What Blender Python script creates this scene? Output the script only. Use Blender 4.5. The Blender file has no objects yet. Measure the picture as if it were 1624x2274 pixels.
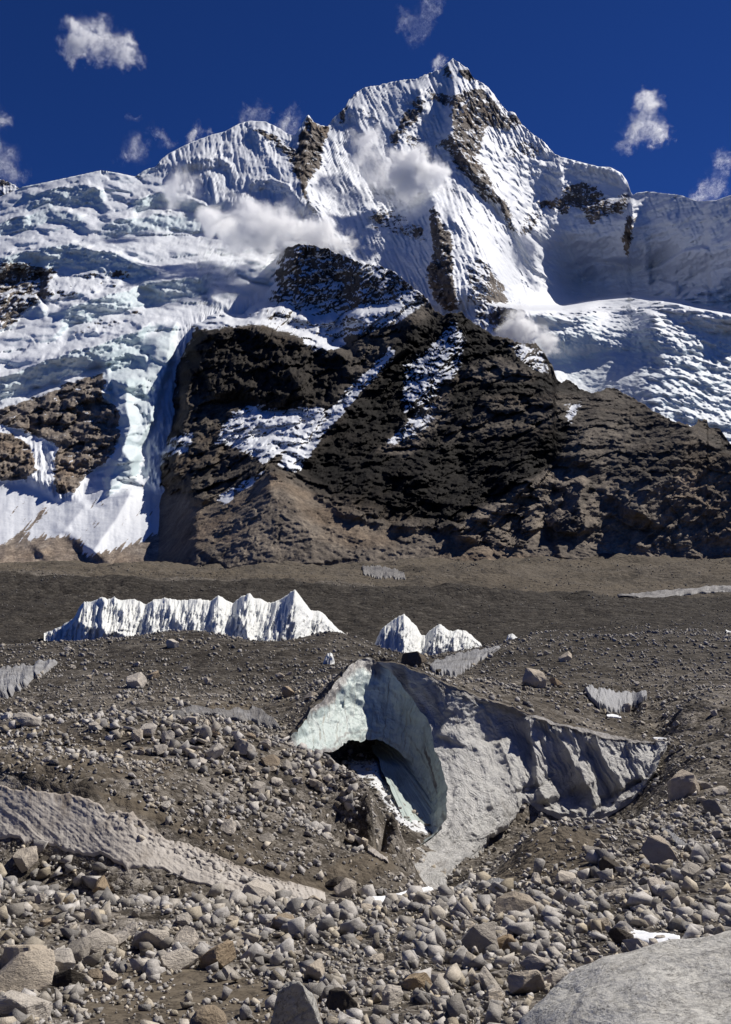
import bpy, math, random
import numpy as np

# ------------------------------------------------------------------ camera, sky, sun, exposure
SC = bpy.context.scene
F_PIX, CX, CY = 1970.0, 812.0, 1137.0          # focal length and centre on a 1624 x 2274 plate
PITCH = math.radians(3.8)
cam_d = bpy.data.cameras.new('camera')
cam_d.sensor_fit = 'VERTICAL'
cam_d.sensor_height = 36.0
cam_d.lens = 36.0 * F_PIX / 2274.0
cam_d.clip_start, cam_d.clip_end = 0.1, 60000.0
cam = bpy.data.objects.new('camera', cam_d)
cam.location = (0, 0, 0)
cam.rotation_euler = (math.radians(90) + PITCH, 0, 0)
SC.collection.objects.link(cam)
SC.camera = cam

SUN_AZ, SUN_EL = math.radians(63), math.radians(48)   # azimuth measured from +Y towards +X
world = bpy.data.worlds.new('World')
SC.world = world
world.use_nodes = True
wn, wl = world.node_tree.nodes, world.node_tree.links
wn.clear()
sky = wn.new('ShaderNodeTexSky')
sky.sky_type = 'NISHITA'
sky.sun_disc = False
sky.sun_elevation = SUN_EL
sky.sun_rotation = SUN_AZ
sky.altitude = 5300
sky.air_density = 1.0
sky.dust_density = 0.5
sky.ozone_density = 3.0
bg = wn.new('ShaderNodeBackground')
bg.inputs['Strength'].default_value = 0.078
wo = wn.new('ShaderNodeOutputWorld')
deep = wn.new('ShaderNodeMix')                 # thin high-altitude air: deeper blue all over the sky
deep.data_type = 'RGBA'
deep.blend_type = 'MULTIPLY'
deep.inputs['Factor'].default_value = 1.0
deep.inputs[7].default_value = (0.135, 0.30, 0.68, 1)
wl.new(sky.outputs[0], deep.inputs[6])
wl.new(deep.outputs[2], bg.inputs[0])
wl.new(bg.outputs[0], wo.inputs[0])

sun_d = bpy.data.lights.new('sun', 'SUN')
sun_d.energy = 4.3
sun_d.angle = math.radians(0.5)
sun_d.color = (1.0, 0.95, 0.87)
sun = bpy.data.objects.new('sun', sun_d)
SUN_DIR = np.array([math.sin(SUN_AZ) * math.cos(SUN_EL), math.cos(SUN_AZ) * math.cos(SUN_EL), math.sin(SUN_EL)])
from mathutils import Vector
sun.rotation_euler = Vector(SUN_DIR).to_track_quat('Z', 'Y').to_euler()
sun.location = (300, 300, 400)
SC.collection.objects.link(sun)
SC.view_settings.view_transform = 'Standard'
SC.view_settings.look = 'None'
SC.view_settings.exposure = 0.36
SC.view_settings.gamma = 1.0
SC.view_settings.use_curve_mapping = False
SC.cycles.use_denoising = True
SC.cycles.max_bounces = 14
SC.cycles.diffuse_bounces = 3
SC.cycles.volume_bounces = 12

rng = np.random.default_rng(7)
random.seed(7)
COL = SC.collection

# ------------------------------------------------------------------ numeric helpers
_perm = rng.permutation(256).astype(np.int32)
_perm = np.concatenate([_perm, _perm, _perm])
_grad = rng.normal(size=(256, 3)).astype(np.float32)
_grad /= np.linalg.norm(_grad, axis=1, keepdims=True)

def noise(p):
    """gradient noise, p (...,3) -> about -1..1"""
    p = np.asarray(p, dtype=np.float64)
    sh = p.shape[:-1]
    p = p.reshape(-1, 3)
    i = np.floor(p).astype(np.int64)
    f = (p - i).astype(np.float32)
    i = (i & 255).astype(np.int32)
    w = f * f * f * (f * (f * 6 - 15) + 10)
    out = np.zeros(len(p), np.float32)
    for dx in (0, 1):
        hx = _perm[(i[:, 0] + dx) & 255]
        wx = w[:, 0] if dx else 1 - w[:, 0]
        for dy in (0, 1):
            hy = _perm[hx + ((i[:, 1] + dy) & 255)]
            wy = wx * (w[:, 1] if dy else 1 - w[:, 1])
            for dz in (0, 1):
                g = _grad[_perm[hy + ((i[:, 2] + dz) & 255)]]
                d = g[:, 0] * (f[:, 0] - dx) + g[:, 1] * (f[:, 1] - dy) + g[:, 2] * (f[:, 2] - dz)
                out += d * wy * (w[:, 2] if dz else 1 - w[:, 2])
    return (out * 1.7).reshape(sh)

def fbm(p, octv=5, gain=0.5, lac=2.03, ridged=False):
    p = np.asarray(p, dtype=np.float64)
    a, s, tot = 1.0, 0.0, 0.0
    for k in range(octv):
        n = noise(p + 17.3 * k)
        if ridged:
            n = 1 - 2 * np.abs(n)
        s = s + a * n
        tot += a
        p = p * lac
        a *= gain
    return s / tot

def worley(p):
    """distance to the nearest and second nearest cell point, and an id value"""
    p = np.asarray(p, dtype=np.float64)
    sh = p.shape[:-1]
    p = p.reshape(-1, 3)
    i = np.floor(p).astype(np.int64)
    f = p - i
    d1 = np.full(len(p), 9.0)
    d2 = np.full(len(p), 9.0)
    idv = np.zeros(len(p))
    for dx in (-1, 0, 1):
        for dy in (-1, 0, 1):
            for dz in (-1, 0, 1):
                h = _perm[_perm[_perm[(i[:, 0] + dx) & 255] + ((i[:, 1] + dy) & 255)] + ((i[:, 2] + dz) & 255)]
                q = _grad[h] * 0.45 + 0.5
                d = np.sqrt((dx + q[:, 0] - f[:, 0]) ** 2 + (dy + q[:, 1] - f[:, 1]) ** 2 + (dz + q[:, 2] - f[:, 2]) ** 2)
                near = d < d1
                d2 = np.where(near, d1, np.minimum(d2, d))
                idv = np.where(near, h / 255.0, idv)
                d1 = np.where(near, d, d1)
    return d1.reshape(sh), d2.reshape(sh), idv.reshape(sh)

def sstep(a, b, x):
    t = np.clip((x - a) / (b - a), 0, 1)
    return t * t * (3 - 2 * t)

def poly_sd(X, Y, poly):
    """signed distance to a polygon, positive inside"""
    P = np.asarray(poly, float)
    n = len(P)
    d = np.full(X.shape, 1e18)
    ins = np.zeros(X.shape, bool)
    for k in range(n):
        ax, ay = P[k]
        bx, by = P[(k + 1) % n]
        ex, ey = bx - ax, by - ay
        wx, wy = X - ax, Y - ay
        t = np.clip((wx * ex + wy * ey) / (ex * ex + ey * ey + 1e-9), 0, 1)
        d = np.minimum(d, (wx - t * ex) ** 2 + (wy - t * ey) ** 2)
        c = ((ay <= Y) & (by > Y)) | ((by <= Y) & (ay > Y))
        xi = ax + (Y - ay) / (ey if abs(ey) > 1e-9 else 1e-9) * ex
        ins ^= c & (X < xi)
    d = np.sqrt(d)
    return np.where(ins, d, -d)

def line_sd(X, Y, line):
    """signed distance (positive to the right of travel as seen on the plate) and parameter 0..1 along a polyline"""
    P = np.asarray(line, float)
    L = np.concatenate([[0], np.cumsum(np.hypot(*np.diff(P, axis=0).T))])
    best = np.full(X.shape, 1e18)
    sd = np.zeros(X.shape)
    tt = np.zeros(X.shape)
    for k in range(len(P) - 1):
        ax, ay = P[k]
        bx, by = P[k + 1]
        ex, ey = bx - ax, by - ay
        wx, wy = X - ax, Y - ay
        t = np.clip((wx * ex + wy * ey) / (ex * ex + ey * ey), 0, 1)
        dx, dy = wx - t * ex, wy - t * ey
        d = dx * dx + dy * dy
        m = d < best
        best = np.where(m, d, best)
        sd = np.where(m, np.sqrt(d) * np.where(ex * dy - ey * dx < 0, 1, -1), sd)
        tt = np.where(m, (L[k] + t * (L[k + 1] - L[k])) / L[-1], tt)
    return sd, tt

class TPS:
    """thin plate spline through scattered points"""
    def __init__(self, xy, v, lam=0.0):
        self.c = np.asarray(xy, float)
        n = len(self.c)
        K = self._k(self.c[:, None, :] - self.c[None]) + lam * np.eye(n)
        Pm = np.hstack([np.ones((n, 1)), self.c])
        A = np.zeros((n + 3, n + 3))
        A[:n, :n], A[:n, n:], A[n:, :n] = K, Pm, Pm.T
        self.w = np.linalg.solve(A, np.concatenate([v, [0, 0, 0]]))
    @staticmethod
    def _k(d):
        r2 = (d ** 2).sum(-1)
        return 0.5 * r2 * np.log(r2 + 1e-12)
    def __call__(self, x, y):
        sh = x.shape
        x, y = x.ravel(), y.ravel()
        out = self.w[-3] + self.w[-2] * x + self.w[-1] * y
        for (cx, cy), w in zip(self.c, self.w):
            r2 = (x - cx) ** 2 + (y - cy) ** 2
            out = out + w * 0.5 * r2 * np.log(r2 + 1e-12)
        return out.reshape(sh)

# ------------------------------------------------------------------ survey: plate bearing + distance -> point in the world
CP, SP = math.cos(PITCH), math.sin(PITCH)
def survey(px, py, Y):
    u, v = (np.asarray(px, float) - CX) / F_PIX, (CY - np.asarray(py, float)) / F_PIX
    ry = CP - v * SP
    rz = SP + v * CP
    Y = np.asarray(Y, float)
    return np.stack(np.broadcast_arrays(u / ry * Y, Y, rz / ry * Y), -1)
def bearing(P):
    """inverse of survey"""
    P = np.asarray(P, float)
    dep = P[..., 1] * CP + P[..., 2] * SP
    up = -P[..., 1] * SP + P[..., 2] * CP
    return CX + F_PIX * P[..., 0] / dep, CY - F_PIX * up / dep

# ------------------------------------------------------------------ mesh helpers
def link(o):
    COL.objects.link(o)
    return o

def tag(o, label=None, cat=None, group=None, kind=None):
    if label: o['label'] = label
    if cat: o['category'] = cat
    if group: o['group'] = group
    if kind: o['kind'] = kind
    return o

def make_mesh(name, verts, faces, mat=None, attrs=None, smooth=True, origin=None, parent=None):
    """faces: (n,k) array of equal sized polygons"""
    verts = np.asarray(verts, np.float64)
    faces = np.asarray(faces, np.int32)
    me = bpy.data.meshes.new(name)
    if origin is not None:
        verts = verts - np.asarray(origin)
    me.vertices.add(len(verts))
    me.vertices.foreach_set('co', verts.astype(np.float32).ravel())
    k = faces.shape[1]
    me.loops.add(faces.size)
    me.loops.foreach_set('vertex_index', faces.ravel())
    me.polygons.add(len(faces))
    me.polygons.foreach_set('loop_start', np.arange(0, faces.size, k, dtype=np.int32))
    me.update(calc_edges=True)
    if smooth:
        me.polygons.foreach_set('use_smooth', np.ones(len(faces), bool))
    for nm, arr in (attrs or {}).items():
        arr = np.asarray(arr, np.float32)
        if arr.ndim == 1:
            a = me.attributes.new(nm, 'FLOAT', 'POINT')
            a.data.foreach_set('value', arr)
        else:
            a = me.attributes.new(nm, 'FLOAT_COLOR', 'POINT')
            a.data.foreach_set('color', np.hstack([arr, np.ones((len(arr), 1), np.float32)]).ravel())
    if mat: me.materials.append(mat)
    o = link(bpy.data.objects.new(name, me))
    if origin is not None: o.location = origin
    if parent: o.parent = parent
    return o

def grid_faces(nr, nc, flip=False):
    i = np.arange(nr * nc).reshape(nr, nc)
    a, b, c, d = i[:-1, :-1], i[:-1, 1:], i[1:, 1:], i[1:, :-1]
    q = np.stack([a, b, c, d], -1).reshape(-1, 4)
    return q[:, ::-1] if flip else q

def grid_normals(P):
    du = np.gradient(P, axis=1)
    dv = np.gradient(P, axis=0)
    n = np.cross(du, dv)
    n /= np.linalg.norm(n, axis=-1, keepdims=True) + 1e-12
    return n

def smooth_pl(line, px):
    L = np.asarray(line, float)
    return np.interp(px, L[:, 0], L[:, 1])

def catmull(pts, n):
    """n points evenly spread along a spline through pts (k,d)"""
    P = np.asarray(pts, float)
    P = np.vstack([2 * P[0] - P[1], P, 2 * P[-1] - P[-2]])
    out = []
    for k in range(1, len(P) - 2):
        t = np.linspace(0, 1, 24, endpoint=False)[:, None]
        a, b, c, d = P[k - 1], P[k], P[k + 1], P[k + 2]
        out.append(0.5 * (2 * b + (c - a) * t + (2 * a - 5 * b + 4 * c - d) * t ** 2 + (3 * b - a - 3 * c + d) * t ** 3))
    out.append(P[-2][None])
    out = np.vstack(out)
    s = np.concatenate([[0], np.cumsum(np.hypot(*np.diff(out[:, :2], axis=0).T))])
    q = np.linspace(0, s[-1], n)
    return np.stack([np.interp(q, s, out[:, j]) for j in range(P.shape[1])], -1)

# ------------------------------------------------------------------ material helper
class Mat:
    def __init__(self, name, rough=0.9, spec=0.2):
        self.m = bpy.data.materials.new(name)
        self.m.use_nodes = True
        self.t = self.m.node_tree
        self.n, self.l = self.t.nodes, self.t.links
        self.b = self.n['Principled BSDF']
        self.b.inputs['Roughness'].default_value = rough
        self.b.inputs['Specular IOR Level'].default_value = spec
        self.pos = self.n.new('ShaderNodeNewGeometry').outputs['Position']
    def set(self, sock, v):
        if v is None: return
        if hasattr(v, 'links') or hasattr(v, 'is_linked'):
            self.l.new(v, sock)
        else:
            sock.default_value = v
    def attr(self, name, fac=True):
        a = self.n.new('ShaderNodeAttribute')
        a.attribute_name = name
        return a.outputs['Fac' if fac else 'Color']
    def scale(self, v, s):
        m = self.n.new('ShaderNodeVectorMath')
        m.operation = 'MULTIPLY'
        self.set(m.inputs[0], v)
        m.inputs[1].default_value = s if isinstance(s, (tuple, list)) else (s, s, s)
        return m.outputs[0]
    def noise(self, scale, detail=5, rough=0.6, vec=None, dist=0.0):
        t = self.n.new('ShaderNodeTexNoise')
        t.inputs['Scale'].default_value = scale
        t.inputs['Detail'].default_value = detail
        t.inputs['Roughness'].default_value = rough
        t.inputs['Distortion'].default_value = dist
        self.set(t.inputs['Vector'], vec if vec is not None else self.pos)
        return t.outputs[0]
    def vor(self, scale, feature='F1', out='Distance', vec=None, rand=1.0):
        t = self.n.new('ShaderNodeTexVoronoi')
        t.feature = feature
        t.inputs['Scale'].default_value = scale
        t.inputs['Randomness'].default_value = rand
        self.set(t.inputs['Vector'], vec if vec is not None else self.pos)
        return t.outputs[out]
    def math(self, op, a, b=0.0, c=0.0, clamp=False):
        m = self.n.new('ShaderNodeMath')
        m.operation = op
        m.use_clamp = clamp
        for s, v in zip(m.inputs, (a, b, c)):
            self.set(s, v)
        return m.outputs[0]
    def ramp(self, fac, stops):
        r = self.n.new('ShaderNodeValToRGB')
        e = r.color_ramp.elements
        while len(e) < len(stops): e.new(0.5)
        for k, (p, c) in enumerate(stops):
            e[k].position = p
            e[k].color = (*c, 1) if isinstance(c, (tuple, list)) else (c, c, c, 1)
        self.set(r.inputs[0], fac)
        return r.outputs[0]
    def maprange(self, v, a, b, c=0.0, d=1.0, smooth=False):
        m = self.n.new('ShaderNodeMapRange')
        m.interpolation_type = 'SMOOTHSTEP' if smooth else 'LINEAR'
        for s, x in zip(m.inputs, (v, a, b, c, d)):
            self.set(s, x)
        return m.outputs[0]
    def mix(self, fac, a, b, blend='MIX'):
        m = self.n.new('ShaderNodeMix')
        m.data_type = 'RGBA'
        m.blend_type = blend
        self.set(m.inputs['Factor'], fac)
        for s, v in ((m.inputs[6], a), (m.inputs[7], b)):
            self.set(s, (*v, 1) if isinstance(v, (tuple, list)) and len(v) == 3 else v)
        return m.outputs[2]
    def bump(self, h, strength, dist, normal=None):
        b = self.n.new('ShaderNodeBump')
        b.inputs['Strength'].default_value = strength
        b.inputs['Distance'].default_value = dist
        self.set(b.inputs['Height'], h)
        if normal is not None: self.l.new(normal, b.inputs['Normal'])
        return b.outputs[0]
    def done(self, color=None, normal=None, rough=None):
        if color is not None: self.set(self.b.inputs['Base Color'], (*color, 1) if isinstance(color, tuple) and len(color) == 3 else color)
        if normal is not None: self.l.new(normal, self.b.inputs['Normal'])
        if rough is not None: self.set(self.b.inputs['Roughness'], rough)
        return self.m

# ------------------------------------------------------------------ mountain material: rock and snow by the masks carried on the mesh
def mountain_material(name, c_dark, c_mid, c_light):
    m = Mat(name, 0.85, 0.15)
    snow, tone, ice = m.attr('snow'), m.attr('tone'), m.attr('ice')
    n1 = m.noise(0.012, 8, 0.65)
    n2 = m.noise(0.06, 6, 0.7)
    streak = m.noise(1.0, 6, 0.65, m.scale(m.pos, (0.05, 0.05, 0.008)))
    rock = m.ramp(m.math('ADD', m.math('MULTIPLY', n1, 0.25), m.math('ADD', m.math('MULTIPLY', streak, 0.40), m.math('MULTIPLY', m.noise(0.16, 6, 0.75), 0.35))),
                  [(0.38, c_dark), (0.5, c_mid), (0.63, c_light)])
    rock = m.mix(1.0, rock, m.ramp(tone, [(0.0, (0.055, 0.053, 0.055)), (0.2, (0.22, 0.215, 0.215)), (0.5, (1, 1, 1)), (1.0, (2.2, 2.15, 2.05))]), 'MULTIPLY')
    warm = m.maprange(m.noise(0.004, 3, 0.5, m.scale(m.pos, (1, 1, 1.6))), 0.52, 0.66)
    rock = m.mix(m.math('MULTIPLY', warm, 0.35), rock, m.mix(1.0, rock, (1.35, 1.02, 0.68), 'MULTIPLY'))
    fine = m.noise(0.11, 7, 0.72)
    edge = m.math('ADD', snow, m.math('MULTIPLY', m.math('SUBTRACT', fine, 0.5), 0.9))
    edge = m.math('ADD', edge, m.math('MULTIPLY', m.math('SUBTRACT', n1, 0.5), 0.35))
    sm = m.maprange(edge, 0.44, 0.56, smooth=True)
    snowc = m.mix(ice, (0.72, 0.745, 0.785), m.mix(n2, (0.48, 0.60, 0.63), (0.62, 0.70, 0.72)))
    dust = m.maprange(m.noise(0.009, 6, 0.6), 0.35, 0.75, 0.0, 0.18)
    snowc = m.mix(dust, snowc, (0.60, 0.60, 0.60))
    col = m.mix(sm, rock, snowc)
    hb = m.math('ADD', m.math('MULTIPLY', m.noise(0.035, 8, 0.66), 1.0), m.math('MULTIPLY', m.vor(0.05, 'F1'), 0.25))
    st = m.bump(m.noise(0.22, 6, 0.72), 0.6, 3.2, m.bump(hb, 0.5, 14.0))
    sb = m.bump(m.noise(0.03, 7, 0.6), 0.35, 8.0)
    mixn = m.n.new('ShaderNodeMix')
    mixn.data_type = 'VECTOR'
    m.l.new(sm, mixn.inputs['Factor'])
    m.l.new(st, mixn.inputs[4])
    m.l.new(sb, mixn.inputs[5])
    return m.done(col, mixn.outputs[1], m.maprange(sm, 0, 1, 0.9, 0.6))

MAT_FACE = mountain_material('rock_and_snow', (0.06, 0.052, 0.046), (0.16, 0.135, 0.115), (0.30, 0.265, 0.225))
MAT_SPUR = mountain_material('dark_schist_and_snow', (0.05, 0.043, 0.037), (0.115, 0.098, 0.082), (0.21, 0.18, 0.145))

def ridge(PX, PY, line, h, wl, wr, ends=0.12):
    """a rib standing out of the face: h metres, fading over wl / wr plate units to either side"""
    sd, t = line_sd(PX, PY, line)
    d = np.where(sd > 0, sd / wl, -sd / wr)
    e = sstep(0, ends, t) * sstep(0, ends, 1 - t) if ends else 1.0
    return h * np.exp(-(np.abs(d) ** 1.15) * 1.3) * e

def ledge(PX, PY, line, depth, w):
    """a bench: everything above the line lies depth metres further back; fades at both ends"""
    L = np.asarray(line, float)
    yl = np.interp(PX, L[:, 0], L[:, 1])
    span = L[-1, 0] - L[0, 0]
    e = sstep(0, 0.12, (PX - L[0, 0]) / span) * sstep(0, 0.12, (L[-1, 0] - PX) / span)
    d = yl - PY
    up = sstep(0, w, d)
    back = 1 - sstep(w, w * 14, d)
    down = 1 - sstep(0, 45, -d)
    return depth * e * (up * back - 0.35 * down * (1 - up))

def ice_step(PX, PY, line, h, W, H, R):
    """an ice cliff: its brink stands h metres out, its foot lies h metres in; returns offset and the cliff band"""
    L = np.asarray(line, float)
    yl = np.interp(PX, L[:, 0], L[:, 1])
    span = L[-1, 0] - L[0, 0]
    e = sstep(0, 0.10, (PX - L[0, 0]) / span) * sstep(0, 0.10, (L[-1, 0] - PX) / span)
    s = PY - yl
    off = np.where(s < 0, -sstep(-W, 0, s), np.where(s < H, -1 + 2 * s / H, 1 - sstep(H, H + R, s)))
    return h * e * off, e * sstep(-2, 3, s) * sstep(H + 4, H - 6, s)

SKYLINE = [(-120, 470), (-40, 452), (0, 437), (50, 415), (110, 403), (180, 388), (225, 378), (262, 384), (300, 392), (318, 380), (330, 374), (345, 371), (360, 352),
    (380, 338), (420, 318), (470, 299), (500, 292), (530, 275), (555, 268), (590, 270), (620, 284), (640, 298), (655, 301), (668, 281),
    (680, 258), (686, 255), (697, 271), (710, 277), (728, 281), (735, 268), (760, 245), (775, 222), (790, 206), (812, 193), (840, 190),
    (870, 182), (905, 176), (925, 176), (945, 165), (975, 155), (992, 141), (1007, 130), (1020, 139), (1040, 153), (1052, 174), (1075, 186),
    (1095, 206), (1112, 231), (1125, 246), (1145, 251), (1158, 275), (1185, 299), (1210, 316), (1230, 341), (1245, 348), (1290, 360),
    (1330, 370), (1355, 371), (1380, 384), (1393, 402), (1400, 424), (1405, 433), (1415, 428), (1440, 425), (1470, 429), (1510, 433),
    (1550, 447), (1590, 445), (1624, 433), (1750, 400)]

FACE_CTRL = [  # plate x, plate y, distance
    (-100, 470, 3500), (0, 437, 3500), (110, 403, 3560), (225, 378, 3620), (300, 392, 3650), (420, 318, 3900), (560, 268, 4080), (640, 300, 4150),
    (686, 255, 4120), (730, 282, 4250), (812, 193, 4450), (925, 176, 4600), (1007, 130, 4700), (1112, 231, 4760), (1230, 341, 4800),
    (1330, 370, 4780), (1395, 402, 4760), (1405, 440, 4640), (1480, 430, 4480), (1560, 447, 4260), (1624, 435, 4060), (1750, 410, 3900),
    (0, 560, 3080), (0, 700, 2680), (0, 840, 2380), (0, 960, 2180), (0, 1080, 1980), (0, 1180, 1780), (0, 1300, 1550), (-110, 1300, 1550), (-110, 800, 2400),
    (150, 480, 3330), (300, 480, 3420), (150, 600, 2960), (150, 700, 2680), (160, 840, 2400), (160, 960, 2190), (150, 1090, 1970), (150, 1200, 1750), (150, 1300, 1560),
    (330, 600, 3060), (330, 700, 2760), (330, 840, 2470), (330, 960, 2230), (320, 1080, 2000), (320, 1180, 1780), (320, 1300, 1550),
    (450, 1300, 1540), (450, 900, 2500), (600, 1000, 2600), (450, 700, 2850), (480, 470, 3560), (560, 400, 3700), (560, 520, 3400), (640, 600, 3250), (480, 600, 3150),
    (700, 440, 3780), (680, 400, 3800), (780, 420, 3980), (780, 540, 3640), (880, 300, 4320), (930, 380, 4150), (850, 500, 3850), (900, 600, 3600), (950, 700, 3380), (800, 700, 3400),
    (970, 460, 3860), (1000, 600, 3520), (1020, 700, 3320), (1080, 450, 4150), (1080, 600, 3600), (1120, 700, 3350), (1200, 690, 3420), (1180, 760, 3250),
    (1060, 300, 4520), (1140, 420, 4560), (1160, 500, 4500), (1215, 600, 4480), (1270, 650, 4420), (1270, 500, 4680), (1330, 480, 4640), (1330, 600, 4480), (1380, 560, 4480), (1400, 500, 4560),
    (1330, 655, 4380), (1450, 655, 4150), (1450, 560, 4330), (1540, 560, 4060), (1620, 560, 3900), (1624, 655, 3760), (1750, 660, 3600), (1750, 900, 3250),
    (1300, 700, 3560), (1450, 700, 3520), (1600, 710, 3600), (1300, 800, 3380), (1450, 800, 3280), (1600, 800, 3420), (1300, 900, 3200), (1450, 900, 3010), (1600, 900, 3160), (1500, 1000, 2900), (1700, 1020, 2800),
    (1100, 850, 3100), (900, 800, 3200), (700, 900, 3000)]
_fc = np.array(FACE_CTRL, float)
face_tps = TPS(_fc[:, :2] / 400.0, np.log(_fc[:, 2]), 0.004)

FACE_BOTTOM = [(-120, 1330), (440, 1330), (470, 1150), (520, 950), (600, 760), (700, 650), (900, 720), (1000, 770), (1200, 880), (1400, 960), (1624, 1060), (1750, 1100)]

def face_build():
    nc, nr = 790, 385
    px = np.linspace(-90, 1720, nc)
    jag = noise(np.stack([px / 9.0, 0 * px, 0 * px + 3], -1)) * 1.6 + noise(np.stack([px / 3.5, 0 * px, 0 * px + 9], -1)) * 0.9
    jag *= np.where((px > 640) & (px < 1240), 1.5, 0.45)
    top = smooth_pl(SKYLINE, px) + jag
    bot = smooth_pl(FACE_BOTTOM, px)
    v = np.linspace(0, 1, nr)[:, None]
    PX = np.broadcast_to(px, (nr, nc)).copy()
    PY = top + (bot - top) * v
    Y = np.exp(face_tps(PX / 400.0, PY / 400.0))
    P = survey(PX, PY, Y)
    zone = lambda poly, soft=14: sstep(-soft, soft, poly_sd(PX, PY, poly))
    glac = zone([(-150, 380), (330, 370), (420, 430), (560, 470), (700, 520), (640, 640), (420, 700), (330, 900), (330, 1080), (200, 1120), (130, 1010), (-150, 900)], 25)
    icef = zone([(1180, 660), (1700, 640), (1700, 1100), (1500, 1000), (1230, 830), (1180, 720)], 18)
    basin = zone([(1050, 330), (1240, 348), (1400, 420), (1720, 400), (1720, 680), (1280, 665), (1190, 600), (1140, 500)], 12)
    cone = zone([(-150, 1075), (60, 1065), (130, 1105), (240, 1100), (320, 1075), (420, 1110), (480, 1130), (480, 1400), (-150, 1400)], 16)
    flut = np.clip(1 - glac - icef - cone, 0, 1)
    rocks = [
        ([(550, 283), (590, 290), (610, 300), (640, 325), (662, 330), (670, 285), (686, 262), (705, 278), (729, 285), (720, 320), (714, 365), (700, 385), (686, 400), (676, 422), (660, 395), (640, 350), (612, 318), (580, 302)], 1.0),
        ([(672, 415), (690, 440), (705, 470), (700, 478), (682, 452), (662, 400)], 0.7),
        ([(760, 245), (778, 232), (772, 250), (768, 268), (752, 272)], 0.9),
        ([(785, 225), (812, 240), (850, 262), (840, 275), (800, 255)], 0.45),
        ([(925, 215), (945, 222), (938, 250), (930, 262), (905, 285), (890, 300), (880, 330), (865, 315), (880, 280), (905, 240)], 0.75),
        ([(985, 150), (1002, 146), (1000, 168), (984, 168)], 0.7), ([(1020, 160), (1042, 150), (1055, 176), (1028, 172)], 1.0),
        ([(935, 205), (1000, 210), (1040, 205), (1060, 190), (1090, 215), (1110, 235), (1120, 250), (1150, 255), (1160, 280), (1130, 290), (1090, 280), (1075, 310), (1060, 360), (1035, 340), (1040, 290), (1010, 280), (1000, 240), (960, 225)], 0.62),
        ([(1000, 250), (1030, 270), (1040, 300), (1062, 350), (1090, 400), (1100, 430), (1130, 455), (1142, 500), (1150, 520), (1125, 505), (1110, 460), (1070, 440), (1040, 400), (1005, 360), (985, 330), (960, 325), (985, 310), (1005, 300)], 0.72),
        ([(900, 290), (930, 300), (950, 330), (960, 350), (930, 350), (900, 320)], 0.55),
        ([(1130, 330), (1160, 310), (1200, 318), (1225, 338), (1190, 350), (1150, 352), (1110, 350)], 0.45),
        ([(1247, 420), (1265, 405), (1290, 402), (1320, 415), (1345, 425), (1330, 440), (1365, 440), (1398, 430), (1400, 450), (1385, 470), (1350, 480), (1315, 498), (1300, 490), (1295, 470), (1270, 460), (1262, 475), (1248, 478), (1230, 465), (1200, 465), (1192, 450), (1225, 442), (1250, 445)], 0.78),
        ([(1160, 480), (1195, 460), (1215, 480), (1180, 520), (1150, 525)], 0.5),
        ([(1395, 475), (1412, 480), (1405, 520), (1398, 580), (1388, 575), (1385, 550), (1380, 530)], 0.8),
        ([(960, 450), (968, 470), (985, 500), (1008, 530), (1003, 580), (1008, 630), (1020, 690), (985, 690), (955, 640), (950, 600), (965, 560), (955, 500)], 1.0),
        ([(1030, 600), (1060, 560), (1090, 590), (1120, 640), (1130, 680), (1110, 740), (1060, 720), (1040, 660)], 0.55),
        ([(1090, 640), (1120, 650), (1150, 700), (1130, 745), (1095, 720)], 0.7),
        ([(830, 470), (870, 460), (900, 480), (940, 500), (950, 540), (900, 530), (860, 510), (820, 490)], 0.5),
        ([(-100, 590), (60, 582), (130, 600), (110, 630), (125, 655), (90, 665), (60, 690), (30, 720), (-100, 790)], 0.86),
        ([(120, 640), (160, 620), (200, 600), (260, 600), (310, 600), (260, 640), (200, 650), (160, 662), (130, 665)], 0.55),
        ([(160, 730), (210, 715), (260, 712), (270, 720), (220, 735), (165, 745)], 0.7), ([(285, 692), (318, 686), (318, 695), (290, 702)], 0.9),
        ([(190, 838), (225, 832), (232, 850), (225, 870), (235, 900), (258, 905), (265, 960), (252, 1005), (215, 1035), (190, 1050), (165, 1092), (130, 1095), (118, 1050), (125, 985), (60, 955), (-100, 930), (-100, 880), (0, 905), (40, 892), (95, 882), (110, 870), (140, 858)], 1.0),
        ([(-100, 950), (15, 962), (45, 968), (72, 1005), (80, 1040), (55, 1062), (-100, 1095)], 1.0),
    ]
    rk = np.zeros(PX.shape)
    wpx = PX + 9 * fbm(P / 60.0 + 41, 4) + 4 * fbm(P / 18.0 + 2, 3)
    wpy = PY + 11 * fbm(P / 60.0 + 83, 4) + 5 * fbm(P / 18.0 + 6, 3)
    for poly, w in rocks:
        rk = np.maximum(rk, w * sstep(-9, 8, poly_sd(wpx, wpy, poly)))
    d = np.zeros(PX.shape)
    # main ribs (towards the viewer = nearer)
    R = lambda *a, **k: ridge(PX, PY, *a, **k)
    d -= R([(688, 262), (680, 330), (672, 420), (700, 460), (735, 510), (780, 560)], 120, 60, 46)
    d -= R([(560, 270), (590, 330), (630, 400), (660, 440), (690, 480)], 90, 60, 30)
    d -= R([(925, 176), (940, 240), (890, 300), (905, 380)], 110, 45, 55)
    d -= R([(1007, 132), (1010, 220), (1000, 300), (1050, 380), (1110, 440), (1145, 510), (1195, 600), (1275, 662)], 190, 85, 26)
    d -= R([(930, 380), (965, 450), (975, 530), (1000, 620), (1020, 700)], 120, 80, 40)
    d -= R([(980, 460), (1040, 520), (1090, 590), (1150, 660), (1190, 740)], 90, 40, 50)
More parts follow.
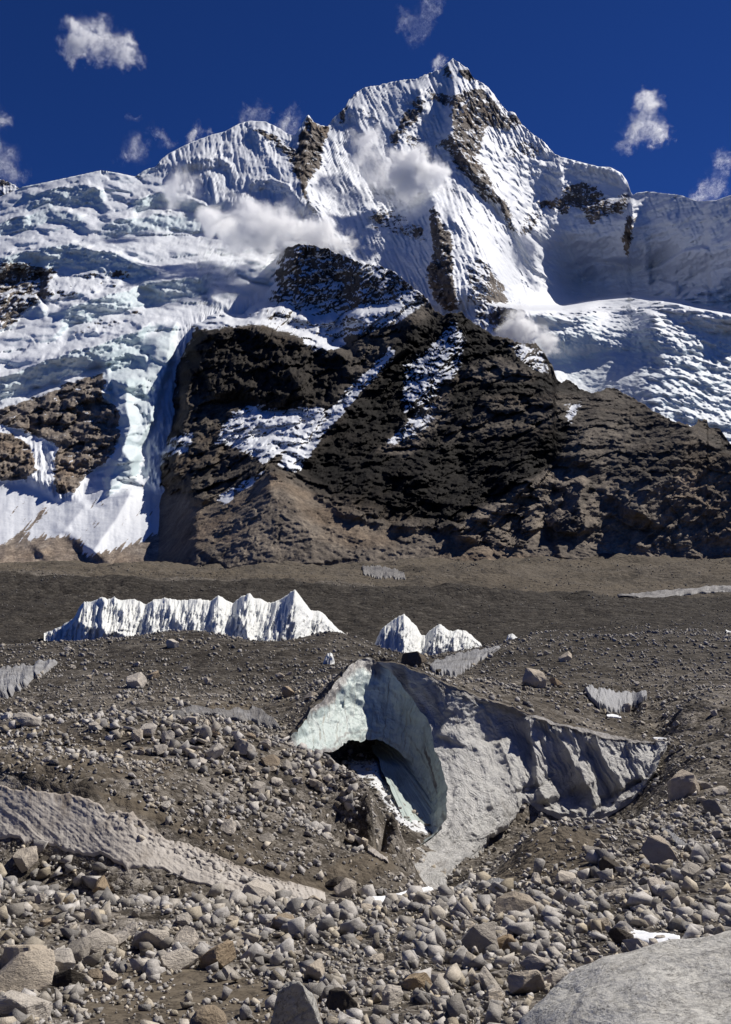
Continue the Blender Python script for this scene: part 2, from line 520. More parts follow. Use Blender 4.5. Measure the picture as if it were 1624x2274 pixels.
    d -= R([(780, 215), (800, 280), (850, 350), (870, 440)], 80, 45, 35)
    d -= R([(730, 290), (760, 370), (800, 440), (840, 500)], 60, 30, 30)
    d -= R([(1405, 436), (1402, 500), (1395, 590)], 120, 22, 40)
    d -= R([(1240, 345), (1250, 420), (1230, 480), (1180, 530)], 80, 35, 30)
    d -= R([(430, 330), (470, 400), (480, 470)], 60, 40, 40)
    # hanging glacier: cliffs and benches
    band = np.zeros(PX.shape)
    jy = PY + 9 * fbm(P / 55.0 + 15, 4) + 3 * fbm(P / 18.0 + 25, 3)
    for line, h, W, H, R_ in [
        ([(-90, 860), (0, 838), (90, 806), (165, 781), (230, 762), (300, 735), (350, 712)], 62, 12, 52, 60),
        ([(120, 700), (160, 677), (225, 661), (325, 632), (400, 620), (480, 606)], 62, 12, 46, 50),
        ([(-90, 590), (0, 571), (75, 556), (150, 541), (210, 556), (262, 566), (320, 592), (380, 610)], 66, 12, 50, 60),
        ([(210, 500), (270, 486), (360, 476), (440, 480), (520, 500), (600, 515)], 42, 12, 36, 40),
        ([(-90, 508), (0, 494), (60, 478), (110, 462), (150, 470), (200, 486)], 38, 12, 30, 40),
        ([(50, 432), (100, 426), (160, 414), (195, 412), (240, 432)], 40, 10, 40, 40),
        ([(290, 446), (330, 434), (370, 432), (420, 442), (470, 462)], 40, 10, 30, 40),
        ([(400, 365), (440, 350), (490, 348), (520, 372)], 34, 9, 26, 40),
        ([(550, 402), (590, 396), (650, 414)], 30, 9, 22, 40),
        ([(240, 800), (280, 786), (330, 790)], 26, 8, 26, 20), ([(245, 848), (282, 840), (325, 850)], 24, 8, 30, 20), ([(185, 882), (215, 870), (250, 874)], 26, 7, 22, 20),
        ([(1190, 700), (1260, 706), (1330, 694), (1400, 688), (1450, 700), (1480, 720)], 70, 12, 90, 80),
        ([(1240, 345), (1290, 364), (1340, 374), (1392, 394)], 22, 6, 26, 40)]:
        o_, b_ = ice_step(PX, jy, line, h, W, H, R_)
        d += o_
        band = np.maximum(band, b_)
    for line, dep, w in [
        ([(-90, 720), (0, 705), (40, 665), (80, 660), (110, 690)], 100, 10),
        ([(1080, 680), (1180, 690), (1250, 690), (1330, 670), (1400, 664), (1480, 672), (1560, 690), (1640, 704), (1720, 715)], 420, 13),
        ([(1430, 610), (1470, 590), (1520, 560), (1560, 552), (1580, 556)], 80, 10), ([(1440, 640), (1465, 625), (1490, 632), (1510, 640)], 60, 8),
        ([(1500, 665), (1530, 645), (1560, 640), (1580, 650)], 90, 8)]:
        d += ledge(PX, PY, line, dep, w)
    # broken ice: irregular terraces and blocks
    wx = fbm(P / 190.0, 4) * 1.15 + fbm(P / 60.0 + 5, 3) * 0.4
    def terr(period, frac):
        q = P[..., 2] / period + wx
        f = q - np.floor(q)
        s = np.where(f < frac, f / frac * 0.28, 0.28 + (f - frac) / (1 - frac) * 0.72)
        return (s - f) * period * 1.3
    col_r = sstep(1400, 1460, PX)
    d += (glac * 0.28 + icef * 0.75 * col_r + basin * 0.35) * terr(95.0, 0.62)
    d += (glac * 0.10 + icef * 0.9 * col_r) * 0.7 * terr(38.0, 0.62)
    b1, b2, bid = worley(P / np.array([120.0, 170.0, 62.0]) + 0.25 * fbm(P / 80.0, 3)[..., None])
    d += glac * (1 - band) * ((b1 - 0.5) * 46 + (bid - 0.5) * 20)
    d -= icef * (fbm(P / np.array([45.0, 60.0, 26.0]) + 21, 5, 0.55, ridged=True) * 20 * (0.4 + 0.6 * col_r))
    d -= band * (fbm(np.stack([P[..., 0] / 13.0, P[..., 1] / 40.0, P[..., 2] / 60.0], -1), 3, ridged=True) * 7 + fbm(P / 40.0, 3) * 9)
    w1, w2, wid = worley(P / np.array([48.0, 70.0, 30.0]))
    d += (glac * 0.16 + icef * (0.15 + 0.35 * col_r) + basin * 0.5) * ((w1 - 0.5) * 30 + (wid - 0.5) * 22)
    d += (glac * 0.8 + icef * 0.8 + basin) * fbm(P / 140.0 + 31, 5, 0.45) * 30
    # ice tongue falling over the step
    tong = sstep(-10, 12, poly_sd(PX, PY, [(225, 800), (250, 780), (300, 775), (390, 720), (385, 800), (365, 860), (345, 930), (320, 980), (305, 1030), (300, 1060), (240, 1095), (235, 1060), (262, 1000), (268, 960), (255, 900), (250, 850), (235, 870)]))
    d -= tong * 55
    d -= R([(285, 830), (280, 900), (290, 950), (272, 1000), (300, 1040)], 60, 26, 30)
    # flutings
    slant = np.where(PX < 690, 0.16, 0.42)
    c = (PX - slant * PY)
    fl = fbm(np.stack([c / 11.0 + 0.6 * wx, PY / 75.0, P[..., 0] * 0 + 2], -1), 3, ridged=True)
    fl2 = fbm(np.stack([c / 4.6 + 0.5 * wx, PY / 45.0, P[..., 0] * 0 + 8], -1), 2, ridged=True)
    fz = flut * (1 - basin * 0.55)
    d -= fz * (1 - rk * 0.6) * (fl * 21 + fl2 * 8.5)
    d += flut * fbm(P / 320.0 + 3, 5, ridged=True) * -42
    # crags
    d -= rk * (fbm(P / 70.0 + 11, 6, 0.55, ridged=True) * 34 + fbm(P / np.array([25.0, 25.0, 60.0]), 4, ridged=True) * 12) * (1 - cone)
    c1, c2, cid = worley(P / np.array([34.0, 40.0, 46.0]) + 0.3 * fbm(P / 30.0, 3)[..., None])
    d += rk * ((cid - 0.5) * 34 + (c1 - 0.5) * 22) * (1 - cone)
    # scree and snow cones
    cl = fbm(np.stack([(PX - 0.0 * PY) / 26.0, PY / 130.0, PX * 0 + 4], -1), 4)
    d += cone * (cl * 5 + fbm(P / 30.0, 4) * 3)
    d -= ridge(PX, PY, [(300, 1075), (260, 1150), (195, 1240)], 45, 40, 70) + ridge(PX, PY, [(200, 1110), (150, 1170), (80, 1240)], 25, 30, 40)
    fade = sstep(0, 0.02, v)
    Y2 = Y + d
    P = survey(PX, PY, Y2)
    N = grid_normals(P)
    nz = np.abs(N[..., 2])
    # masks
    snow = 1.05 - rk * 1.05
    dust = (nz - 0.47) * 1.15
    snow = np.where(rk > 0.05, snow + rk * np.clip(dust, -0.35, 0.9) + rk * (0.05 - 0.30 * sstep(780, 840, PY) + 0.85 * fbm(P / np.array([20.0, 20.0, 58.0]) + 9, 5, 0.6)), snow)
    snow -= 0.42 * flut * (1 - basin * .6) * sstep(0.15, 0.5, fbm(P / 90.0 + 77, 4)) * (PX > 660) * (PX < 1250)
    fans = [[(232, 1100), (300, 1080), (345, 1075), (420, 1108), (445, 1125), (395, 1150), (330, 1188), (260, 1218), (188, 1240), (186, 1212), (215, 1165)],
            [(120, 1100), (235, 1100), (215, 1150), (182, 1192), (110, 1185), (70, 1195), (100, 1140)],
            [(-100, 1060), (60, 1055), (128, 1085), (118, 1112), (60, 1160), (-10, 1215), (-100, 1240)]]
    fm = np.max([sstep(-20, 12, poly_sd(PX, PY, f)) for f in fans], axis=0)
    st = fbm(np.stack([(PX + 0.75 * (PY - 1100)) / 9.0, PY / 55.0, PX * 0], -1), 4)
    cs = fm * 0.8 + st * 0.95 + 0.20 - 0.55 * sstep(1160, 1275, PY) * (1 - 0.4 * fm)
    snow = np.where(cone > 0.5, cs, snow)
    snow = np.where((cone > 0.3) & (PY > 1262), -0.2, snow)
    ice = np.clip((glac + icef + tong) * sstep(0.62, 0.25, nz) * 0.7 + band * 0.6 * glac + tong * 0.6 + 0.3 * sstep(690, 760, PY) * icef, 0, 1)
    tone = 0.5 + 0.12 * cone + 0.0 * PX
    tone = np.where(PY > 800, tone + 0.1, tone)
    # reverse slope, so that the range has a back
    nb = 14
    kb = (np.arange(1, nb + 1) / nb)[::-1][:, None]
    back = np.stack([np.broadcast_to(P[0, :, 0], (nb, nc)) * (1 + 0.25 * kb), P[0, :, 1] + 1500 * kb + 0 * P[0, :, 2],
                     P[0, :, 2] - (P[0, :, 2] + 150) * kb ** 1.1 * 0.9 - 8], -1)
    A = lambda a, val: np.vstack([np.full((nb, nc), val), a]).ravel()
    Pall = np.vstack([back, P])
    o = make_mesh('mountain_face', Pall.reshape(-1, 3), grid_faces(nr + nb, nc, True), MAT_FACE,
                  {'snow': A(snow, 0.9), 'ice': A(ice, 0.0), 'tone': A(tone, 0.5)})
    tag(o, kind='structure', label='huge snow and rock face with fluted ridges rising to a pointed summit')
    return o

SPUR_TOP = [(330, 1100), (338, 1010), (345, 950), (358, 900), (372, 840), (385, 790), (400, 740), (420, 702), (480, 682), (540, 668), (580, 640), (593, 612), (612, 572), (640, 548),
    (665, 542), (700, 546), (735, 556), (770, 571), (800, 584), (850, 592), (880, 606), (920, 640), (950, 664), (965, 690), (985, 698), (1005, 696), (1025, 691),
    (1034, 704), (1060, 722), (1098, 745), (1130, 752), (1148, 760), (1165, 763), (1190, 762), (1205, 780), (1225, 808), (1236, 838), (1248, 850), (1262, 842), (1290, 864), (1318, 874),
    (1332, 868), (1350, 861), (1366, 862), (1380, 870), (1410, 885), (1440, 905), (1480, 928), (1535, 947), (1547, 943), (1551, 932), (1570, 930), (1573, 948), (1600, 953), (1612, 972), (1628, 990), (1760, 1050)]
SPUR_CTRL = [(665, 542, 2880), (800, 585, 2740), (880, 606, 2620), (965, 692, 2460), (1025, 692, 2420), (1100, 746, 2330), (1190, 764, 2290), (1240, 842, 2140), (1400, 882, 1940), (1545, 942, 1700), (1690, 1020, 1560), (1760, 1050, 1530),
    (420, 702, 2620), (480, 682, 2680), (540, 668, 2740), (600, 610, 2830), (390, 780, 2440), (350, 920, 2200), (338, 1010, 2060), (330, 1100, 1900),
    (480, 740, 2480), (480, 860, 2270), (600, 720, 2580), (600, 830, 2300), (600, 900, 2180), (700, 700, 2600), (740, 840, 2260), (760, 900, 2130), (850, 700, 2500), (880, 780, 2330),
    (420, 960, 2120), (500, 960, 2060), (600, 960, 2000), (680, 980, 1960), (420, 1060, 1880), (500, 1060, 1830), (560, 1040, 1800),
    (600, 1045, 1700), (640, 1110, 1580), (700, 1190, 1480), (520, 1150, 1580), (450, 1190, 1560), (400, 1240, 1500), (330, 1310, 1420), (500, 1310, 1390), (800, 1310, 1340),
    (700, 1050, 1800), (760, 1000, 1890), (800, 950, 2000), (860, 870, 2180), (950, 850, 2180), (900, 960, 1980), (860, 1050, 1760), (800, 1120, 1600), (900, 1150, 1560),
    (1000, 950, 1990), (1000, 1050, 1770), (1000, 1140, 1580), (1100, 850, 2120), (1100, 960, 1900), (1100, 1060, 1700), (1100, 1150, 1540), (1240, 920, 1900), (1240, 1000, 1740), (1240, 1100, 1580),
    (1350, 950, 1780), (1350, 1050, 1620), (1350, 1150, 1520), (1480, 1000, 1640), (1480, 1100, 1540), (1480, 1200, 1480), (1600, 1050, 1560), (1600, 1150, 1490), (1600, 1230, 1440),
    (1200, 1200, 1470), (1050, 1220, 1450), (1050, 1310, 1330), (1350, 1230, 1440), (1350, 1310, 1320), (1760, 1310, 1320), (1760, 1150, 1460)]
_sc = np.array(SPUR_CTRL, float)
spur_tps = TPS(_sc[:, :2] / 400.0, np.log(_sc[:, 2]), 0.002)

def spur_build():
    nc, nr = 650, 350
    px = np.linspace(332, 1720, nc)
    jag = noise(np.stack([px / 16.0, 0 * px, 0 * px + 31], -1)) * 4.0 + fbm(np.stack([px / 6.0, 0 * px, 0 * px + 19], -1), 4, 0.6) * 5.0
    top = smooth_pl(SPUR_TOP, px) + jag * (0.35 + 0.65 * sstep(560, 640, px))
    top = top + 9 * fbm(np.stack([px / 22.0, 0 * px, 0 * px + 77], -1), 3) * sstep(620, 560, px)
    v = (np.linspace(0, 1, nr) ** 1.0)[:, None]
    PX = np.broadcast_to(px, (nr, nc)).copy()
    PY = top + (1320 - top) * v
    Y = np.exp(spur_tps(PX / 400.0, PY / 400.0))
    P = survey(PX, PY, Y)
    wpx = PX + 12 * fbm(P / 70.0 + 41, 4) + 5 * fbm(P / 18.0 + 2, 3)
    wpy = PY + 12 * fbm(P / 70.0 + 83, 4) + 5 * fbm(P / 18.0 + 6, 3)
    Z = lambda poly, soft=10: sstep(-soft, soft, poly_sd(wpx, wpy, poly))
    cliff = Z([(400, 730), (480, 712), (560, 722), (600, 740), (690, 760), (790, 790), (800, 820), (750, 880), (690, 905), (600, 915), (560, 890), (480, 880), (410, 860)], 8)
    cragl = Z([(360, 1022), (420, 1008), (500, 1000), (565, 1005), (600, 1000), (560, 1060), (480, 1095), (415, 1085), (375, 1045)], 8)
    apron = sstep(0, 26, PY - np.interp(PX, [330, 400, 450, 500, 560, 600, 640, 690, 760, 860, 1000, 1060, 1150, 1200, 1290, 1400, 1500, 1600, 1720], [1080, 1090, 1105, 1080, 1058, 1042, 1050, 1078, 1130, 1160, 1165, 1195, 1205, 1165, 1185, 1210, 1200, 1190, 1185]))
    pale = np.maximum(Z([(1000, 1200), (1040, 1150), (1110, 1105), (1180, 1060), (1210, 1040), (1290, 1035), (1305, 1060), (1290, 1110), (1250, 1150), (1180, 1200), (1120, 1220)], 8),
                      Z([(1290, 1130), (1340, 1060), (1430, 1080), (1500, 1050), (1640, 1040), (1720, 1050), (1720, 1220), (1480, 1230), (1350, 1230), (1270, 1190)], 12))
    black = np.maximum.reduce([Z([(870, 780), (900, 730), (985, 700), (1030, 690), (1100, 745), (1150, 800), (1240, 845), (1320, 870), (1240, 870), (1080, 880), (1020, 940), (960, 990), (1200, 960), (1260, 940), (1250, 1000), (1180, 1070), (1100, 1110), (1000, 1155), (880, 1140), (700, 1085), (660, 1050), (700, 1000), (760, 920), (830, 850)], 22) * 0.9,  # dark rock, with the slope's own shade put into its colour too
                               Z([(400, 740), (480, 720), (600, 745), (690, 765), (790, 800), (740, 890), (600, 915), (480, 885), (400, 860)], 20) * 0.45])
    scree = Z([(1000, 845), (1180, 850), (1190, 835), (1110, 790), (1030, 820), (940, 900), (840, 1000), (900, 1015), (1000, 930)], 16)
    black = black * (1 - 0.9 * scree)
    d = np.zeros(PX.shape)
    R = lambda *a, **k: ridge(PX, PY, *a, **k)
    d -= R([(660, 545), (600, 640), (590, 720), (640, 820), (690, 900)], 60, 50, 50)
    d -= R([(965, 690), (900, 760), (820, 850), (740, 950), (665, 1045)], 85, 26, 110)
    d -= R([(1028, 692), (1010, 760), (960, 830), (880, 960)], 45, 50, 50)
    d -= R([(1190, 764), (1120, 850), (1040, 930), (960, 1020), (900, 1110)], 70, 60, 70)
    d -= R([(1240, 845), (1230, 930), (1170, 1010), (1110, 1100)], 60, 60, 50)
    d -= R([(1350, 862), (1300, 960), (1280, 1040)], 45, 50, 50)
    d -= R([(1555, 935), (1510, 1000), (1450, 1080), (1400, 1160)], 70, 60, 60)
    d -= R([(600, 1042), (600, 1100), (560, 1180), (500, 1270)], 26, 70, 70, ends=0.05) + R([(602, 1042), (650, 1110), (690, 1190), (700, 1260)], 22, 50, 70, ends=0.05)
    d -= R([(1205, 1040), (1160, 1090), (1080, 1150), (1000, 1200)], 40, 20, 45)
    d -= R([(1300, 1060), (1285, 1110), (1300, 1190)], 45, 30, 50)
    d += R([(1240, 1080), (1210, 1150), (1230, 1215)], 50, 30, 30)
    d -= R([(1235, 1175), (1240, 1210), (1250, 1245)], 18, 14, 16)
    d += R([(870, 780), (790, 860), (720, 940), (650, 1020)], 30, 26, 20)
    d += ledge(PX, PY, [(400, 735), (480, 716), (560, 724), (640, 750), (720, 775), (800, 800)], 150, 30)
    d += ledge(PX, PY, [(560, 700), (620, 690), (700, 720), (800, 700), (900, 690)], 70, 20)
    d += ledge(PX, PY, [(450, 905), (520, 890), (600, 915), (700, 905)], 60, 30) * -0.6
    w = fbm(P / 120.0, 4)
    rough = np.clip(1 - apron * 0.85, 0, 1) * (1 - 0.35 * sstep(1200, 1320, PX))
    d -= rough * (fbm(P / np.array([80.0, 95.0, 120.0]) + 9, 6, 0.55, ridged=True) * (30 - 12 * sstep(700, 860, PX)) + fbm(P / np.array([22.0, 30.0, 40.0]) + 2, 4, 0.6, ridged=True) * 9)
    # gullies running down to the left from the crest, and bedding that crosses them
    gc, ga = 0.66 * PX + 0.75 * PY + 14 * w, 0.75 * PX - 0.66 * PY
    gul = fbm(np.stack([gc / 30.0, ga / 170.0, 0 * PX + 5], -1), 4, 0.55, ridged=True)
    diag = sstep(700, 860, PX) * rough
    d -= diag * gul * 26
    bed = P[..., 2] / 19.0 + 0.004 * P[..., 0] + 0.9 * w
    bf = bed - np.floor(bed)
    d += rough * sstep(1180, 1300, PX) * (np.where(bf < .75, bf / .75 * .4, .4 + (bf - .75) / .25 * .6) - bf) * 13
    d -= (cliff + cragl * 0.5) * (fbm(np.stack([P[..., 0] / 22.0 + w, P[..., 1] / 60.0, P[..., 2] / 110.0], -1), 4, ridged=True) * 22)
    q = P[..., 2] / 26.0 + w * 1.3
    f = q - np.floor(q)
    d += rough * (0.3 - black * 0.3) * (np.where(f < .7, f / .7 * .35, .35 + (f - .7) / .3 * .65) - f) * 22
    c1, c2, cid = worley(P / np.array([46.0, 50.0, 60.0]) + 0.35 * fbm(P / 40.0, 3)[..., None])
    e1, e2, eid = worley(P / np.array([17.0, 20.0, 22.0]) + 0.3 * fbm(P / 15.0, 3)[..., None])
    d += rough * ((cid - 0.5) * 44 + (c1 - 0.5) * 26) * (1 - 0.6 * black) * (1 - 0.6 * sstep(1150, 1300, PX)) + rough * ((eid - 0.5) * 9 + (e1 - 0.5) * 5) * (1 - 0.7 * pale)
    w1, w2, wid = worley(P / np.array([30.0, 30.0, 38.0]))
    d += pale * ((wid - 0.5) * 8 + (w1 - .4) * 5)
    d -= apron * (fbm(P / 60.0 + 4, 5, 0.6) * 17 + fbm(P / 14.0, 3, ridged=True) * 4.0)
    # towers on the crest
    Y2 = Y + d
    # the left edge runs into the face behind
    Yf = np.exp(face_tps(PX / 400.0, PY / 400.0))
    edge_d = np.abs(line_sd(PX, PY, [q for q in SPUR_TOP if q[0] <= 640])[0])
    lip = sstep(58, 4, edge_d + 16 * fbm(P / 70.0 + 3, 3)) * sstep(660, 600, PX) * sstep(1100, 1060, PY)
    lip = np.maximum(lip, sstep(8, 0, PY - top) * sstep(640, 600, PX))
    lip = np.maximum(lip, sstep(440, 333, PX) * sstep(1040, 1110, PY))
    lip = np.maximum(lip, sstep(375, 333, PX))
    Y2 = Y2 * (1 - lip) + (Yf + 45 - 35 * sstep(1080, 1120, PY)) * lip
    P = survey(PX, PY, Y2)
    N = grid_normals(P)
    nz = np.abs(N[..., 2])
    snowy = np.maximum.reduce([
        Z([(560, 600), (620, 500), (760, 500), (880, 550), (980, 660), (900, 700), (800, 720), (700, 770), (640, 740), (560, 720), (430, 735), (420, 705), (540, 672)], 14) * 0.66,
        Z([(690, 700), (780, 680), (880, 670), (920, 690), (880, 720), (800, 745), (720, 780), (680, 770), (660, 730)], 12) * 0.95,
        Z([(865, 775), (880, 790), (800, 870), (720, 960), (660, 1050), (620, 1030), (640, 990), (720, 920), (790, 850)], 10) * 1.02,
        Z([(480, 980), (520, 915), (560, 900), (600, 912), (720, 905), (730, 915), (670, 970), (620, 1010), (580, 1030), (540, 1000)], 12) * 0.98,
        Z([(340, 1000), (400, 965), (430, 960), (420, 1000), (360, 1020), (335, 1060)], 10) * 0.95,
        Z([(480, 1105), (560, 1060), (590, 1045), (560, 1085), (500, 1120)], 8) * 0.9,
        Z([(900, 800), (960, 760), (1010, 700), (1040, 760), (1020, 830), (960, 880), (900, 920), (890, 870)], 16) * 0.72,
        Z([(850, 990), (900, 930), (960, 880), (990, 870), (960, 940), (900, 985)], 12) * 0.5,
        Z([(1130, 760), (1200, 770), (1230, 830), (1200, 830), (1150, 800)], 8) * 0.6,
        Z([(1255, 900), (1290, 890), (1275, 945), (1262, 945)], 8) * 0.5])
    snow = snowy * 0.80 + (nz - 0.58) * 1.5 * (0.30 + snowy * 0.8) - 0.06 - black * 0.08 + 0.30 * fbm(P / 16.0, 3) * (1 - apron) + 0.25 * fbm(P / 60.0 + 5, 3) * snowy
    snow -= 0.9 * sstep(1060, 1120, PY) * (PX > 520)
    snow += lip * sstep(1080, 1040, PY) * (0.55 + 0.9 * fbm(P / 26.0 + 8, 4))
    tone = 0.40 - 0.42 * black * (1 - cragl) + 0.26 * apron + 0.36 * pale + 0.10 * Z([(600, 1045), (660, 1100), (700, 1200), (560, 1250), (440, 1200), (540, 1080)], 14)  # black lowers the tone: rock colour plus painted shade of the face
    tone += 0.22 * scree
    tone += 0.16 * Z([(1280, 950), (1400, 930), (1420, 990), (1330, 1060), (1250, 1020)], 20)
    nb = 10
    kb = (np.arange(1, nb + 1) / nb)[::-1][:, None]
    depth = 260 * sstep(560, 660, px) + 20
    back = np.stack([P[0, :, 0] + 0 * kb, P[0, :, 1] + depth * kb, P[0, :, 2] - 1.1 * depth * kb - 3], -1)
    A = lambda a, val: np.vstack([np.full((nb, nc), val), a]).ravel()
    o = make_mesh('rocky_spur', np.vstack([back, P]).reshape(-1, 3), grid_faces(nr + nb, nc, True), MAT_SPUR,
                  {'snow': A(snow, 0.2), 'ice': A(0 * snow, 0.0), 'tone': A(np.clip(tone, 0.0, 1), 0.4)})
    tag(o, kind='structure', label='dark rocky spur dusted with snow descending to the right')
    return o

face_build()
spur_build()

def far_peak():
    px = np.linspace(-90, 75, 120)
    top = np.interp(px, [-90, -30, 0, 14, 30, 46, 75], [430, 404, 398, 402, 409, 420, 452]) + noise(np.stack([px / 5.0, 0 * px, 0 * px + 5], -1)) * 2.5
    v = np.linspace(0, 1, 50)[:, None]
    PX, PY = px + 0 * v, top + 110 * v
    P = survey(PX, PY, 6400 - 500 * v + 0 * PX)
    Y2 = P[..., 1] - fbm(P / 160.0, 5, ridged=True) * 70 - fbm(P / 45.0, 4, ridged=True) * 18
    P = survey(PX, PY, Y2)
    nz = np.abs(grid_normals(P)[..., 2])
    nb = 6
    kb = (np.arange(1, nb + 1) / nb)[::-1][:, None]
    back = np.stack([P[0, :, 0] + 0 * kb, P[0, :, 1] + 500 * kb, P[0, :, 2] - 500 * kb], -1)
    sn = np.vstack([np.full((nb, 120), 0.6), 0.25 + nz * 0.45]).ravel()
    o = make_mesh('distant_peak', np.vstack([back, P]).reshape(-1, 3), grid_faces(50 + nb, 120, True), MAT_FACE, {'snow': sn, 'ice': 0 * sn, 'tone': 0 * sn + 0.5})
    tag(o, kind='structure', label='small snowy rock peak far behind the left glacier')
far_peak()

# ------------------------------------------------------------------ debris covered glacier
GROUND_CTRL = [
    # beyond the dark band
    (-100, 1240, 2200), (812, 1240, 2200), (1750, 1240, 2200), (0, 1262, 1500), (400, 1262, 1450), (812, 1258, 1400), (1250, 1250, 1400), (1624, 1250, 1400), (1750, 1250, 1400),
    (0, 1270, 1200), (400, 1275, 1150), (812, 1275, 1100), (1250, 1280, 1050), (1624, 1280, 1000), (-100, 1272, 1200),
    (700, 1298, 880), (1000, 1308, 850), (1300, 1318, 820), (1624, 1318, 800), (300, 1290, 900), (0, 1285, 900), (-100, 1285, 900),
    (1000, 1336, 730), (1300, 1346, 700), (1624, 1348, 690), (600, 1318, 740), (200, 1300, 780),
    # crest of the dark band
    (-100, 1275, 680), (0, 1277, 670), (200, 1286, 650), (420, 1294, 620), (600, 1300, 610), (812, 1312, 590), (1000, 1322, 580), (1300, 1334, 560), (1624, 1336, 540), (1750, 1336, 540),
    (0, 1345, 480), (400, 1360, 470), (800, 1370, 460), (1200, 1375, 440), (1624, 1372, 430),
    (-100, 1410, 370), (0, 1408, 370), (300, 1425, 360), (600, 1442, 350), (800, 1440, 350), (1000, 1450, 340), (1200, 1425, 330), (1400, 1405, 330), (1624, 1400, 330), (1750, 1400, 330),
    (0, 1470, 275), (330, 1475, 275), (600, 1480, 275), (800, 1470, 275), (1000, 1500, 270), (1250, 1450, 265), (1500, 1440, 265),
    # mounds in front of the white pinnacles
    (-100, 1445, 215), (0, 1440, 215), (150, 1430, 215), (330, 1412, 210), (440, 1403, 210), (530, 1430, 215), (620, 1440, 215), (740, 1407, 210), (800, 1424, 205), (870, 1468, 190), (960, 1470, 190), (850, 1474, 232), (950, 1474, 232), (1020, 1466, 238), (900, 1470, 285), (1000, 1468, 285), (900, 1468, 318), (990, 1462, 315), (840, 1484, 113), (840, 1486, 140), (950, 1500, 112), (960, 1502, 140), (760, 1500, 118), (770, 1492, 140), (1080, 1530, 106),
    (1060, 1448, 205), (1130, 1426, 210), (1247, 1404, 215), (1350, 1418, 215), (1480, 1402, 215), (1624, 1415, 205), (1750, 1420, 205),
    (150, 1490, 160), (400, 1490, 160), (600, 1505, 155), (750, 1480, 160), (1100, 1490, 150), (1250, 1480, 155), (1500, 1480, 150), (1700, 1490, 150),
    (0, 1520, 140), (0, 1565, 120), (150, 1560, 118), (300, 1552, 118), (450, 1555, 118), (600, 1580, 115), (690, 1560, 112), (1000, 1505, 122), (1150, 1528, 120), (1300, 1548, 120), (1450, 1560, 118),
    (1590, 1534, 112), (1500, 1585, 104), (1700, 1545, 112), (1620, 1600, 96), (1560, 1620, 97),
    (0, 1650, 88), (150, 1655, 88), (300, 1645, 88), (450, 1655, 88), (580, 1690, 87), (680, 1740, 86),
    # boulder ridge
    (-100, 1625, 64), (0, 1618, 64), (60, 1601, 66), (150, 1597, 67), (300, 1586, 68), (420, 1590, 68), (520, 1612, 68), (640, 1655, 68), (720, 1690, 66), (800, 1735, 64), (850, 1790, 61), (872, 1850, 58), (880, 1910, 54),
    (0, 1680, 56), (150, 1690, 55.5), (300, 1690, 56.5), (500, 1755, 56.5), (700, 1850, 54), (600, 1850, 52), (800, 1930, 50.5), (-100, 1700, 54),
    # brink and foot of the bare ice slope
    (-100, 1735, 48.2), (0, 1735, 48.2), (80, 1735, 48.2), (200, 1752, 48.2), (300, 1790, 48.2), (400, 1850, 48.0), (500, 1900, 47.6), (600, 1942, 47.3), (740, 1982, 47.5),
    (-100, 1850, 46.3), (0, 1852, 46.3), (100, 1893, 45.8), (200, 1922, 45.6), (400, 1962, 45.3), (550, 1988, 45.0), (740, 2002, 45.8),
    # ice cliff: brink behind, foot in front
    (760, 1490, 103), (835, 1468, 99), (900, 1482, 97), (1000, 1522, 96.5), (1100, 1562, 96.5), (1200, 1590, 96.5), (1300, 1620, 96.5), (1400, 1640, 96.5), (1480, 1646, 95),
    (1200, 1586, 101), (1300, 1616, 101), (1400, 1636, 101), (1480, 1642, 100), (1560, 1640, 92), (1100, 1556, 101), (1000, 1519, 103), (900, 1482, 105), (1300, 1600, 106), (1400, 1618, 106), (1480, 1622, 105),
    (690, 1640, 98), (640, 1640, 95), (780, 1700, 92), (860, 1690, 92), (900, 1760, 84), (950, 1830, 78), (850, 1760, 86), (930, 1875, 75), (900, 1905, 70), (1000, 1850, 84), (1100, 1700, 92),
    (1110, 1805, 87), (1160, 1768, 88.5), (1200, 1789, 88.5), (1300, 1810, 88.5), (1400, 1770, 89), (1450, 1707, 90.8), (1050, 1905, 76), (970, 1965, 68), (900, 1980, 64), (840, 1975, 60),
    # right bank
    (1520, 1760, 76), (1600, 1700, 82), (1624, 1780, 70), (1560, 1690, 84), (1750, 1700, 80), (1450, 1800, 74),
    (1230, 1880, 72), (1350, 1860, 72),
    (1130, 1900, 57), (1180, 1858, 54), (1240, 1836, 53), (1330, 1850, 53), (1420, 1868, 51), (1530, 1860, 52), (1640, 1850, 52), (1750, 1850, 52), (1240, 1900, 49), (1100, 1968, 46.5), (1000, 1985, 47.5), (900, 1995, 47), (1460, 1915, 44), (1624, 1920, 42),
    (950, 1992, 54), (1000, 1988, 54), (1040, 1980, 53), (930, 1992, 58), (900, 1982, 57), (1020, 1972, 60), (1075, 1955, 58),
    # near rubble slope
    (100, 1985, 36.5), (-100, 1950, 38), (400, 2010, 37), (650, 2020, 38), (812, 2022, 39), (1000, 2020, 38), (1200, 2010, 38), (1400, 2000, 35), (1624, 2010, 32),
    (-100, 2100, 24), (100, 2110, 24.5), (400, 2110, 25), (812, 2110, 25), (1200, 2105, 25), (1440, 2090, 24.2), (1624, 2095, 23), (1750, 2095, 23),
    (-100, 2274, 15), (100, 2274, 15.2), (400, 2274, 15.5), (812, 2274, 15.5), (1200, 2274, 15), (1624, 2274, 14), (1750, 2274, 14),
    (0, 2600, 8), (500, 2600, 8), (1100, 2600, 8), (1700, 2600, 8), (0, 2900, 5.2), (812, 2900, 5.2), (1700, 2900, 5.2), (500, 3500, 2.8), (1200, 3500, 2.8)]
